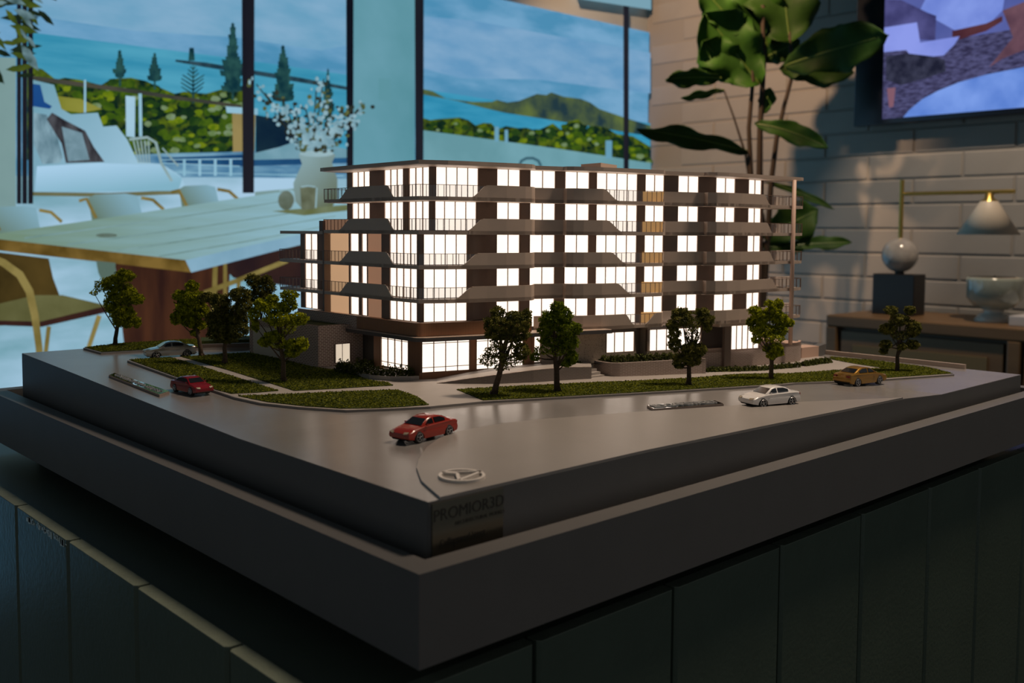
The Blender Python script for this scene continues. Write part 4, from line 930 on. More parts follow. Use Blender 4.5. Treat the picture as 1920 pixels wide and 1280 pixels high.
for lv in (5, 4, 3, 2, 1):
    zb = LV[lv]; left = {5: 608, 4: 607, 3: 524, 2: 524, 1: 1002.6}[lv]
    pp = slab_poly(left, 1504)
    if lv == 1: pp = [edge(x) for x in samples(1002.6, 1504, 6)] + [edge(1504) + Vd * .10, edge(1002.6) + np.array([.2, .14]), edge(1002.6) + np.array([.03, .03])]
    s_ = MB().prism(pp, zb, zb + ST).build('floor_slab', BTRIM, bld)
    ppi = [np.array(p) + (np.mean(pp, 0) - np.array(p)) * .012 for p in pp]; MB().prism(ppi, zb - .0003, zb).build('soffit', SOFF, s_)  # thin pale sheet added so the slab's underside looks lit
    # parapet in one strip per solid run
    pxs = samples(left, 1504, 2.2); run = []
    def flush(run):
        if len(run) > 1:
            mb = MB(); strip(mb, [edge(x) for x in run], zb - .0001, [zb + ST + (PT - ST) * frac(lv, x) for x in run]); o = mb.build('parapet', BTRIM, bld); smooth_by_angle(o, 30)
    cur = []
    for x in pxs:
        f = frac(lv, x)
        if f > .001: cur.append(x)
        else:
            if cur: cur.append(x); flush(cur); cur = []
    flush(cur)
    # railings
    cur = []
    def rail(run):
        if len(run) < 3: return
        mb = MB(); P = [edge(x) for x in run]; zt = zb + PT - .0004
        strip(mb, P, zt - .0005, zt, .0006)
        acc = 0; last = P[0]
        for i, x in enumerate(run):
            acc += np.linalg.norm(P[i] - last); last = P[i]
            if acc > .0052 or i in (0, len(run) - 1):
                acc = 0; z0 = zb + ST + (PT - ST) * frac(lv, x)
                if zt - z0 > .001:
                    d = edge(x + .5) - P[i] if x + .5 < 1504 else P[i] - P[i - 1]; d /= np.linalg.norm(d); mb.wall(P[i] - d * .00022, P[i] + d * .00022, z0, zt, .0005)
        o = mb.build('railing', MULL, bld)
        g = MB(); n_ = [p * 1.0004 for p in P]; strip(g, n_, [zb + ST + (PT - ST) * frac(lv, x) for x in run], zt - .0006, .0002); g.build('glass_panel', GL_, o)
    for x in pxs:
        if frac(lv, x) < .98: cur.append(x)
        else:
            if cur: rail(cur + [x]); cur = []
    if cur: rail(cur)
    # return rail at the left tip
    if lv != 1:
        l = edge(left); mb = MB(); e = l + Ud * .03 + Vd * .004; zt = zb + PT - .0004
        mb.wall(l, e, zt - .0005, zt, .0005)
        for k in range(7): p = l + (e - l) * k / 6; mb.wall(p - Ud * .0002, p + Ud * .0002, zb + ST, zt, .0004)
        mb.build('railing', MULL, bld)
    r = edge(1504); mb = MB(); e = r + Vd * .05; zt = zb + PT - .0004; mb.wall(r, e, zt - .0005, zt, .0005)
    for k in range(9): p = r + (e - r) * k / 8; mb.wall(p, p + Vd * .0004, zb + ST, zt, .0004)
    mb.build('railing', MULL, bld)
# roof
rp_ = [edge(x) for x in samples(601, 1505 - 1, 6)]
rz0, rz1 = .0600, .0636
P = [VS.at(601)] + [p * .998 for p in rp_[1:]]; P = [p + (-np.array(p) / np.linalg.norm(p)) * .001 for p in P]
rf = MB().prism(P + [P[-1] + Vd * .10, np.array([P[-1][0] - .2, P[-1][1] + .13]), P[0] + Ud * .20 + Vd * .02, P[0] + Ud * .02 + Vd * .01], rz0, rz1).build('roof', BTRIM, bld)
pr_ = P + [P[-1] + Vd * .10, np.array([P[-1][0] - .2, P[-1][1] + .13]), P[0] + Ud * .20 + Vd * .02, P[0] + Ud * .02 + Vd * .01]; pm = np.mean(pr_, 0)
MB().prism([np.array(p) + (pm - np.array(p)) * .012 for p in pr_], rz0 - .0003, rz0).build('soffit', SOFF, rf)  # same pale sheet under the roof, window glow in its colour
c1, c2, c3 = D(1088, 1.06), D(1125, 1.035), D(1155, 1.07)
MB().prism([c1, c2, c3, c1 + c3 - c2], rz1, rz1 + .0088).build('plant_box', BTRIM, rf)
# wing canopy, fin wall, block above
wl, wr_ = VS.at(525) + np.array([.0, 0]), VS.at(606)
MB().prism([wl, wr_, wr_ + Ud * .05, wl + Ud * .05], -.0042, -.0010).build('wing_canopy', BTRIM, bld)
MB().wall(VS.at(604.6), VS.at(607.4), -.0855, -.0010, .014).build('fin_wall', BWALL, bld)
MB().wall(VS.at(598.5) * 1.002, VS.at(605.5) * 1.002, -.001, .0096, .01).build('wing_block', BWALL, bld)
# ---- facade: piers, panes, frames
def pier(p, q, z0, z1, mt=None, t=.004, parent=None): return MB().wall(p, q, z0, z1, t).build('pier', mt or BWALL, parent or bld)
def panes(fn, xs, z0, z1, set_back=.0012, transoms=(), name='window_frame', pm=None):
    """panes between pixel stations along a facade function, with a frame part"""
    mb = MB(); fr = 0
    for i in range(len(xs) - 1):
        a, b = fn(xs[i]), fn(xs[i + 1]); d = (b - a) / np.linalg.norm(b - a); a2, b2 = a + d * .0003, b - d * .0003
        nn = np.array([-d[1], d[0]]); nn = nn if nn @ a > 0 else -nn
        w_ = MB().wall(a2 + nn * set_back, b2 + nn * set_back, z0 + .0004, z1 - .0004, .001).build('window_pane', pm or PANE, bld)
    for i, x in enumerate(xs):
        p = fn(x); q = fn(x + .01); d = (q - p) / np.linalg.norm(q - p); hw = .00030 if 0 < i < len(xs) - 1 else .0006
        mb.wall(p - d * hw, p + d * hw, z0, z1, .0026)
    for z, h in [(z0, .0005), (z1 - .0005, .0005)] + [(t, .0005) for t in transoms]:
        mb.wall(fn(xs[0]), fn(xs[-1]), z, z + h, .0014)
    mb.build(name, MULL, bld)
def split(a, b, n): return [a + (b - a) * i / n for i in range(n + 1)]
right = [('p', 931, 975, 2), ('d', 975, 993), ('p', 993, 1041, 2), ('d', 1042, 1058), ('p', 1058.5, 1104.5, 2), ('d', 1105, 1117), ('p', 1117.5, 1194.5, 4), ('d', 1195, 1208),
         ('p', 1208.5, 1244.5, 2), ('d', 1245, 1269.5), ('p', 1270, 1309, 2), ('d', 1309.5, 1340.5), ('p', 1341, 1377.5, 2), ('d', 1378, 1401.5), ('p', 1402, 1426.5, 2), ('d', 1427, 1430)]
def run(seg, fn, z0, z1):
    for s_ in seg:
        if s_[0] == 'p': panes(fn, split(s_[1], s_[2], s_[3]), z0, z1)
        elif s_[0] == 'd': pier(fn(s_[1]), fn(s_[2]), z0, z1)
        elif s_[0] == 'o': MB().wall(fn(s_[1]), fn(s_[2]), z0, z1, .003).build('infill_panel', s_[3], bld)
fl = {5: (LV[5] + ST, rz0), 4: (LV[4] + ST, LV[5]), 3: (LV[3] + ST, LV[4]), 2: (LV[2] + ST, LV[3]), 1: (-.0845, LV[2])}
for f_ in (5, 4, 3, 2, 1):
    z0, z1 = fl[f_]
    if f_ == 1: run(right, fac, LV[1] + ST, z1)
    else: run(right, fac, z0, z1)
    if f_ >= 4:
        run([('d', 651, 660), ('p', 660, 693.5, 3), ('d', 694, 719.5), ('p', 720, 756, 3), ('d', 756.5, 766), ('p', 766, 804.5, 3), ('d', 805, 810)], VF.at, z0, z1)
        run([('d', 810, 816.5), ('p', 817 if f_ == 5 else 814, 897 if f_ == 5 else 893.5, 4), ('d', 897.5 if f_ == 5 else 894, 930.5)], fac, z0, z1)
    else:
        run([('o', 608, 653.5, GLOW1), ('p', 656, 672.5, 1), ('d', 673, 677), ('p', 677.5, 688, 1), ('o', 690, 714.5, GLOW2), ('d', 715, 729.5), ('p', 730, 782, 4), ('d', 782.5, 788)], VL.at, z0, z1)
        pier(VL.at(653.5), VL.at(656), z0, z1, MULL); pier(VL.at(688), VL.at(690), z0, z1, MULL)
        run([('d', 788, 793.5), ('p', 794, 876.5, 4)], UL.at, z0, z1)
        a, b = UL.at(876.5), fac(931); mid = UL.at(884); P = [a, UL.at(880), mid + (fac(900) - mid) * .4, fac(906) * .9985, fac(918), b]
        o = strip(MB(), P, z0, z1, .003).build('pier', BWALL, bld); smooth_by_angle(o, 60)
        # wing
        wf = lambda x: VS.off(x, .013)
        run([('d', 563, 570.5), ('p', 571, 595, 2), ('d', 595.5, 606)], wf, z0, z1)
# dividers glowing between balconies
for lv in (5, 4, 3, 2, 1):
    zb = LV[lv] + ST
    MB().wall(D(1205, 1.020), D(1243.5, 1.0245), zb, zb + .0108, .001).build('balcony_screen', GLOW3, bld)
for lv in (5, 4, 3, 2, 1):
    zb = LV[lv] + ST; MB().wall(D(1447, 1.150), D(1483, 1.172), zb, zb + .0112, .001).build('balcony_screen', mat('pale_screen', (.80, .66, .58), .5), bld)
zb = LV[4] + ST; MB().wall(VS.off(608, .004), VS.off(652, .004), zb, zb + .0105, .001).build('balcony_screen', GLOW2, bld)
# opaque core behind the glass
CORE = mat('core', (.05, .04, .035), .8)
def inn(p, k=.006): return np.array(p) + np.array([k * .8, k])
MB().prism([inn(VF.at(655)), inn(pa), inn(fac(1310)), inn(fac(1424)) - np.array([.012, 0]), fac(1424) + np.array([-.03, .10]), VF.at(655) + Ud * .2], LV[4], rz0).build('core', CORE, bld)
MB().prism([inn(VL.at(612), .007), inn(lc, .008), inn(UL.at(870), .008), inn(fac(935), .008), inn(fac(1310)), inn(fac(1424)) - np.array([.012, 0]), fac(1424) + np.array([-.03, .10]), VL.at(612) + Ud * .25], -.140, LV[4]).build('core', CORE, bld)
# end column
cp = D(1487, 1.118); MB().tube([(cp[0], cp[1], -.1275), (cp[0], cp[1], rz0)], .0024, 20).build('column', SALMON, bld, smooth=True)
# timber band round the podium, brick band on the wing
def rounded(corner, dirs, r, n=7):
    a = corner + dirs[0] * r; b = corner + dirs[1] * r; out = []
    for k in range(n + 1):
        t = k / n; out.append((1 - t) ** 2 * a + 2 * t * (1 - t) * corner + t * t * b)
    return out
bc = D(784, .886); BV = Line(bc, VA); BU = Line(bc, UA)
e_ = BU.at(1000); P = [BV.at(668)] + rounded(bc, [Vd, Ud], .004) + [BU.at(880), BU.at(990)] + rounded(e_, [-Ud, Vd], .006)[1:] + [e_ + Vd * .02]
o = strip(MB(), P, -.0962, -.0842, .0016).build('timber_band', WOOD, bld); smooth_by_angle(o, 40)
MB().prism([BV.at(557)] + [p * 1.0006 for p in P[:-1]] + [e_ + Vd * .02, e_ + Vd * .03, BV.at(557) + Ud * .2], -.0962, -.0852).build('podium_slab', BTRIM, bld)
strip(MB(), [BV.at(557), BV.at(668)], -.0990, -.0842, .0016).build('brick_band', BRK, bld)
MB().prism([BV.at(557) * .999, BV.at(668) * .999, BV.at(668) * 1.003, BV.at(557) * 1.003], -.0842, -.0838).build('coping', SALMON, bld)
# street canopy
cc = D(784, .877); CV = Line(cc, VA); CU = Line(cc, UA); ce = CU.at(1152)
P = [CV.at(648)] + rounded(cc, [Vd, Ud], .010) + [CU.at(900), CU.at(1146)] + rounded(ce, [-Ud, Vd], .004)[1:]
cn = MB().prism(P + [ce + Vd * .03, CU.at(900) + Vd * .02, cc + Vd * .022 + Ud * .02, CV.at(648) + Ud * .004 + Vd * 0], -.0995, -.0966).build('canopy', BTRIM, bld)
strip(MB(), [p * .9996 for p in P], -.1004, -.0970, .0010).build('canopy_fascia', CANOPY, cn)
# ---- ground floor shops
gz0, gz1 = -.1313, -.1003
pier(VL.at(700), VL.at(713), -.139, -.0990, WOOD)
panes(VL.at, split(713, 765, 4), gz0, gz1, transoms=(-.1044, -.1026, -.1268))
cpier = strip(MB(), [VL.at(765)] + rounded(lc, [Vd, Ud], .0008, 2) + [UL.at(791)], -.1390, -.0990, .004).build('corner_column', WOODD, bld)
panes(UL.at, [791, 814, 836.5, 859, 882], gz0, gz1, transoms=(-.1044, -.1026, -.1268))
pier(UL.at(882.5), UL.at(894), -.139, -.0990, WOOD)
panes(UL.at, split(894, 983, 4), gz0, gz1, transoms=(-.1044, -.1026, -.1268))
strip(MB(), [UL.at(787), UL.at(983)], -.1395, gz0, .004).build('plinth_boards', WOOD, bld)
pe = UL.at(1001); o = strip(MB(), [UL.at(983), UL.at(993)] + rounded(pe, [-Ud, Vd], .004)[1:] + [pe + Vd * .012], -.139, -.0990, .003).build('curved_pier', WOOD, bld); smooth_by_angle(o, 40)
SW = Line(D(1138, .983), UA)
panes(fac, [1003, 1016], -.1300, -.1003)
MB().wall(SW.at(1017), SW.at(1138), -.142, -.0975, .003).build('render_wall', SPECK, bld)
panes(lambda x: SW.at(x), [1139.5, 1155.5, 1173.5, 1193], -.1222, -.1012)
MB().wall(SW.at(1138), SW.at(1196), -.1012, -.0975, .003).build('lintel', BWALL, bld)
MB().wall(SW.at(1138), SW.at(1196), -.146, -.1222, .003).build('render_wall', SPECK, bld)
pier(SW.at(1193.5), SW.off(1203, .012), -.146, -.0975, BWALL); pier(SW.off(1203, .012), SW.off(1217, .002), -.146, -.0975, BTRIM)
GF = Line(SW.off(1217, .002), UA)
panes(GF.at, [1217, 1235, 1253.5, 1272, 1290, 1303, 1318.5], -.1232, -.1005)
MB().wall(GF.at(1217), GF.at(1320), -.148, -.1232, .003).build('render_wall', SPECK, bld)
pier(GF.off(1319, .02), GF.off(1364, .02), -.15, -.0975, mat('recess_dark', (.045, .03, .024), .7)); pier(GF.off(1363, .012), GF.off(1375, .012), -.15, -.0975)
panes(lambda x: GF.off(x, .014), split(1375, 1428, 5), -.129, -.1020)
MB().wall(edge(1353), edge(1440), LV[1] - .0035, LV[1], .01).build('beam', BTRIM, bld)
# terrace wall with pavers on the slope
def Dg(px, py): p = ug(px, py); return p[:2]
tw = [D(1319, 1.062), D(1360, 1.072), D(1430, 1.100), D(1480, 1.122), D(1498, 1.131), D(1506, 1.141), D(1507.5, 1.155)]
MB().prism(tw + [tw[-1] + Vd * .06, tw[0] + Vd * .05], -.1310, -.1282).build('terrace_floor', SALMON, bld)
o = strip(MB(), tw, -.1535, -.1270, .0025).build('terrace_wall', BRKG, bld); smooth_by_angle(o, 40)
strip(MB(), [p * .9995 for p in tw], -.1270, -.1266, .003).build('coping', SALMON, bld)
a = Dg(1319, 702); b = Dg(1150, 708.5); c = D(1104, .985)
P = [a + Vd * .04, a] + [a + (b - a) * k / 5 for k in range(1, 5)] + rounded(b, [(a - b) / np.linalg.norm(a - b), (c - b) / np.linalg.norm(c - b)], .010) + [c]
o = strip(MB(), P, -.152, -.1290, .0025).build('planter_wall', BRKG, bld); smooth_by_angle(o, 40)
MB().prism([p * 1.001 for p in P] + [SW.at(1110), GF.at(1318) * .999], -.140, -.1315).build('planter_soil', mat('soil', (.03, .02, .015)), bld)
# ramp up to the entry with its wedge wall
rb = [(819, 721), (875, 722), (931, 722), (1000, 719), (1060, 715), (1109, 712)]; rt = [(819, 720.6), (875, 712), (920, 704.5), (1000, 695.5), (1060, 689.8), (1109, 689.4)]
P = [Dg(*q) for q in rb]; zt = []
for (x, y), p in zip(rt, P): zt.append(-(y - hz(x)) * (p @ f_h[:2]) / 1840)
strip(MB(), P, -.146, zt, .0022).build('ramp_wall', BRKG, bld)
V = []; Fc = []
for i, p in enumerate(P):
    x = rb[i][0]; q = UL.at(min(x, 983)) if x < 990 else SW.at(min(x + 25, 1110))
    V += [(p[0], p[1], zt[i] - .0002), (q[0], q[1], zt[i] + .0004), (q[0], q[1], -.147), (p[0], p[1], -.147)]
for i in range(len(P) - 1):
    for k in range(4): a_ = i * 4 + k; b_2 = i * 4 + (k + 1) % 4; Fc.append((a_, b_2, b_2 + 4, a_ + 4))
obj('ramp', V, Fc, PATH, bld)
for k in range(4):
    p = Dg(1109, 712) + np.array([.001, .004 + k * .005]); MB().box((p[0], p[1], -.146), (p[0] + .022, p[1] + .0052, -.1405 + k * .0026)).build('step', PATH, bld)
# garage wing
g0 = np.array([.5073, .8224]); g1 = np.array([.4955, .9385]); gd = (g1 - g0) / np.linalg.norm(g1 - g0); g2 = np.array([.5665, .8190])
gt = -.0930
gv = Line(g0, math.degrees(math.atan2(gd[1], gd[0]))); gh = Line(g0, math.degrees(math.atan2(g2[1] - g0[1], g2[0] - g0[0])))
ggd = MB().wall(g1, g0, -.140, gt, .003).build('brick_wall', BRK, bld)
MB().wall(g0, g2, -.140, gt, .003).build('brick_wall', BRK, bld)
MB().prism([g0 + np.array([.003, .003]), g2 + np.array([0, .003]), g2 + np.array([.02, .11]), g1 + np.array([.003, -.002])], -.140, gt - .0012).build('green_roof', GRB, bld)
o_ = lambda p, k: p - np.array([p[0], p[1]]) / np.linalg.norm(p) * k
MB().wall(o_(gv.at(472.5), .0006), o_(gv.at(527), .0006), -.1335, -.1002, .001).build('garage_door', RIB, bld)
panes(lambda x: o_(gh.at(x), .0010), [627.5, 641, 656], -.1310, -.1118, set_back=.0002, pm=PANE2)
pier(gh.at(684), gh.off(690, .006), -.140, -.0990, BRK); panes(lambda x: gh.off(x, .008), [689.5, 697.5], -.132, -.1105, pm=PANE2); pier(gh.off(697.5, .008), VL.at(701), -.140, -.0990, WOODD)
MB().wall(gh.off(684, .009), gh.off(701, .009), -.1105, -.0990, .002).build('lintel', BRK, bld)
MB().prism(G([(583, 691), (650, 688), (700, 684), (765, 694), (765, 703), (690, 706), (650, 700)]), -.1375, -.1338).build('entry_path', PATH, bld)
# low planter edge in front of the shop corner
P = [Dg(648, 703), Dg(665, 707), Dg(692, 713), Dg(730, 716), Dg(770, 715.5), Dg(786, 714.5)]
strip(MB(), P, -.142, [terr(*p) + .0048 for p in P], .003).build('planter_edge', PATH, bld)
# right-hand garden box beyond the terrace
MB().wall(D(1509, 1.165), D(1541, 1.185), -.152, -.1368, .02).build('garden_box', SALMON, bld)
MB().wall(D(1541, 1.185), D(1555, 1.215), -.152, -.1372, .01).build('garden_box', GREY, bld)
# ---- hedges (loose foam: uncountable)
HG = leafmat('hedge_leaf', (.030, .045, .010), (.18, .20, .04), 500, .8, .15)
def hedge(pts, w_, h, z, label, dens=9, size=.0013):
    P = [np.array(p) for p in pts]; L_ = sum(np.linalg.norm(P[i + 1] - P[i]) for i in range(len(P) - 1)); n = int(L_ * 1000 * dens * w_ * 1000 / 4)
    out = []
    for k in range(n):
        t = R.random() * (len(P) - 1); i = int(t); p = P[i] + (P[i + 1] - P[i]) * (t - i); a = R.uniform(0, pi)
        d = (P[i + 1] - P[i]); d /= np.linalg.norm(d); nn = np.array([-d[1], d[0]]); lump = .78 + .22 * sin(t * 40 + 1.3) * sin(t * 17)
        q = p + nn * cos(a) * w_ / 2 * R.uniform(.6, 1.0) * lump; zz = (z if z is not None else terr(*q)) + sin(a) * h * lump * R.uniform(.55, 1.05)
        out.append((q[0], q[1], zz))
    c = P[len(P) // 2]; o0 = np.array([c[0], c[1], z if z is not None else terr(*c)]); V, T = tufts(np.array(out), None, size)
    o = fastobj('hedge', V, T, HG, None, o0); tag(o, label, 'hedge', kind='stuff'); return o
hedge([Dg(634, 700), Dg(650, 703), Dg(670, 707), Dg(700, 710.5), Dg(740, 711.5), Dg(778, 709.5)], .014, .0145, None, 'small dark hedge curving round the paved corner beside the shop windows')
hedge([Dg(668, 689), Dg(690, 692), Dg(706, 692)], .011, .0115, None, 'short hedge against the timber wall left of the shop windows')
hp = [D(1108, .985), Dg(1150, 705), Dg(1190, 703), Dg(1240, 701), Dg(1285, 700), Dg(1314, 699)]
hedge([p + np.array([.002, .006]) for p in hp], .009, .009, -.1315, 'long hedge in the raised brick planter under the right-hand windows', 11)
hedge([Dg(1058, 709) + np.array([0, .006]), Dg(1100, 707) + np.array([0, .006])], .007, .0062, -.1325, 'little hedge on the ramp wall beside the steps', 12)
hedge([Dg(1322, 699.5), Dg(1380, 698), Dg(1440, 694.5), Dg(1498, 690)], .009, .0075, None, 'low dark hedge along the foot of the curved brick terrace wall', 11)
hedge([Dg(1505, 688), Dg(1530, 684), Dg(1556, 681)], .013, .0080, None, 'thick hedge clump beside the garden box at the far right of the building', 11)
#@@NEXT3

# ================================================================== model trees
BARK = mat('twig_bark', (.11, .072, .045), .85, var=.3, vscale=500, bump=.4, bscale=1500)
BARKD = mat('twig_bark_dark', (.075, .050, .033), .85, var=.3, vscale=500, bump=.4, bscale=1500)
TL_ = leafmat('foam_bright', (.13, .17, .006), (.66, .68, .02), 260, .8, .3)
TM_ = leafmat('foam_mid', (.07, .12, .008), (.34, .42, .02), 260, .8, .3)
TD_ = leafmat('foam_dark', (.055, .068, .014), (.31, .29, .055), 260, .85, .2)
def tree(base, top, blobs, mt, bark, label, r0=.0022, dens=1.0, sparse=(), lean=None, forks=()):
    """base: ground point; blobs: (px,py,rx,ry) foliage lumps given on the tree's own depth plane"""
    b = np.array(base); d = b @ f_h; s = d / 1840; rr = random.Random(int(abs(b[0]) * 9999))
    t = thing('model_tree', tuple(b), label, 'tree', 'foam-leaved model trees along the streets')
    tp_ = at(top[0], top[1], d); P = [b + (tp_ - b) * k / 6 + np.array([rr.uniform(-1, 1), rr.uniform(-1, 1), 0]) * .0007 * (k % 6 > 0) for k in range(7)]
    P[0] = b - np.array([0, 0, .0015]); mb = MB()
    mb.tube(P, [r0 * (1.25, 1, .9, .8, .62, .45, .25)[k] for k in range(7)], 10); 
    for k in range(5): a = k * 1.26 + rr.random(); mb.tube([b + np.array([cos(a), sin(a), 0]) * r0 * 1.9 - np.array([0, 0, .001]), b + np.array([cos(a), sin(a), 0]) * r0 * .7 + np.array([0, 0, .004])], [.0003, r0 * .5], 5)
    o = mb.build('trunk', bark, t, smooth=True)
    pts = []; mbb = MB()
    for i, (x, y, rx, ry) in enumerate(blobs):
        off = rr.uniform(-.5, .5) * max(rx, 14) * s; c = at(x, y, d + off) if True else None; ax, az = rx * s * 1.07, ry * s * 1.07; ay = (rx + ry) / 2 * s * .95
        n = int((ax * 1e3) * (az * 1e3) * 28 * dens * (.32 if i in sparse else 1))
        v = rng.normal(size=(n, 3)); v /= np.linalg.norm(v, axis=1)[:, None]
        ph = rr.uniform(0, 6); lum = 1 + .16 * np.sin(v[:, 0] * 5 + ph) * np.sin(v[:, 2] * 6 + ph * 2) + .10 * np.sin(v[:, 1] * 9 + v[:, 2] * 7)
        r = (rng.uniform(.35, 1.0, n) ** .45) * lum
        q = v * r[:, None]
        pts.append(c + q[:, :1] * r_h * ax + q[:, 1:2] * f_h * ay + q[:, 2:] * UP * az)
        k = rr.choice([2, 3, 3, 4]); st_ = P[k]; mid = (st_ + c) / 2 + np.array([0, 0, -.001]); mbb.tube([st_, mid, c], [r0 * .38, r0 * .26, r0 * .12], 5)
    o = mbb.build('branches', bark, t); o['kind'] = 'stuff'
    V, T = tufts(np.concatenate(pts), None, .00105); o = fastobj('foliage', V, T, mt, t); o['kind'] = 'stuff'; return t
tree(ug(216, 650), (224, 560), [(234, 517, 18, 12), (212, 531, 20, 14), (191, 536, 14, 11), (176, 549, 8, 5), (230, 552, 26, 19), (256, 560, 13, 10), (212, 570, 15, 17), (230, 587, 22, 16), (240, 603, 19, 10), (256, 604, 8, 10), (222, 600, 10, 12)], TL_, BARKD,
     'bright green model tree standing alone on the far-left turf strip', sparse=(2, 3))
tree(ug(378, 670), (362, 570), [(360, 536, 13, 10), (341, 555, 17, 11), (365, 560, 22, 14), (355, 575, 26, 16), (378, 582, 13, 15), (330, 596, 10, 12), (357, 600, 18, 14), (372, 609, 14, 10), (365, 624, 8, 6)], TL_, BARK,
     'bright green leaning model tree right behind the silver car')
tree(ug(421, 684), (424, 590), [(387, 557, 15, 9), (413, 566, 18, 15), (450, 553, 19, 13), (424, 592, 32, 18), (456, 574, 16, 14), (404, 600, 18, 15), (446, 598, 20, 14), (412, 622, 22, 16), (446, 617, 20, 15), (426, 636, 18, 7)], TD_, BARK,
     'dark olive model tree between two bright ones on the left lawn')
tree(ug(489, 645), (488, 560), [(475, 526, 14, 12), (494, 538, 22, 16), (481, 555, 18, 12), (500, 525, 10, 9), (500, 564, 14, 14)], TD_, BARKD,
     'small dark model tree farthest back, left of the building wing', dens=.8)
tree(ug(532, 718), (526, 600), [(543, 553, 16, 9), (511, 560, 12, 8), (490, 572, 14, 11), (476, 590, 10, 14), (515, 580, 22, 14), (541, 572, 15, 12), (522, 597, 26, 14), (560, 598, 18, 12), (479, 611, 7, 10), (535, 615, 20, 12), (511, 631, 18, 10), (496, 641, 12, 9), (522, 641, 16, 12), (547, 646, 16, 10), (566, 646, 12, 13), (547, 662, 14, 8)], TL_, BARK,
     'big bright green model tree in front of the brick garage', dens=.85, sparse=(9, 12))
tree(ug(925, 743), (957, 610), [(933, 585, 13, 11), (965, 592, 18, 9), (987, 590, 10, 10), (930, 606, 22, 13), (970, 608, 24, 15), (930, 625, 20, 12), (967, 627, 26, 13), (948, 642, 30, 13), (930, 660, 23, 12), (978, 659, 16, 16), (915, 675, 17, 11), (957, 674, 22, 12), (940, 688, 14, 6)], TD_, BARK,
     'squarish olive model tree with leaning trunk, before the shop windows', r0=.0026, dens=.8, sparse=(7, 8, 10, 11, 12))
tree(ug(1045, 737), (1040, 610), [(1046, 576, 14, 11), (1023, 585, 8, 4), (1034, 597, 21, 13), (1059, 594, 14, 16), (1025, 616, 16, 16), (1062, 616, 21, 15), (1082, 616, 9, 10), (1038, 639, 25, 13), (1066, 642, 18, 15), (1016, 657, 14, 8), (1003, 669, 9, 8), (1044, 659, 17, 9), (1072, 669, 12, 13), (1060, 680, 14, 7)], TM_, BARKD,
     'mid green model tree just right of the squarish olive one, before the ramp', r0=.0026, dens=.85, sparse=(1, 9, 11))
tree(ug(1291, 724), (1297, 620), [(1278, 586, 18, 9), (1316, 585, 14, 8), (1278, 599, 22, 12), (1322, 598, 17, 11), (1259, 610, 10, 9), (1264, 626, 11, 14), (1298, 608, 14, 11), (1326, 613, 8, 10), (1265, 646, 12, 12), (1298, 630, 13, 15), (1295, 653, 18, 12), (1313, 656, 11, 12), (1276, 675, 14, 12), (1298, 674, 16, 11), (1273, 686, 9, 5)], TD_, BARKD,
     'olive model tree with see-through middle in front of the planter', dens=.85, sparse=(9, 6))
tree(ug(1446, 713), (1444, 610), [(1443, 568, 10, 5), (1460, 570, 9, 9), (1450, 583, 15, 13), (1415, 582, 12, 8), (1427, 594, 18, 12), (1408, 604, 9, 8), (1459, 595, 17, 12), (1479, 605, 10, 8), (1430, 618, 23, 13), (1462, 618, 14, 12), (1419, 637, 10, 7), (1451, 633, 20, 9), (1440, 653, 10, 9), (1456, 653, 12, 10), (1447, 667, 10, 6), (1460, 661, 9, 7)], TL_, BARK,
     'bright green model tree in front of the curved terrace wall', dens=.9, sparse=(11,))
tree(ug(1682, 698), (1688, 610), [(1671, 582, 12, 8), (1706, 582, 10, 8), (1687, 600, 18, 10), (1665, 616, 16, 10), (1713, 616, 13, 14), (1687, 629, 18, 9), (1661, 646, 11, 8), (1712, 646, 12, 9), (1657, 658, 8, 6), (1692, 650, 8, 6)], TD_, BARKD,
     'very dark model tree at the right tip of the verge, past the golden car', sparse=(5,))

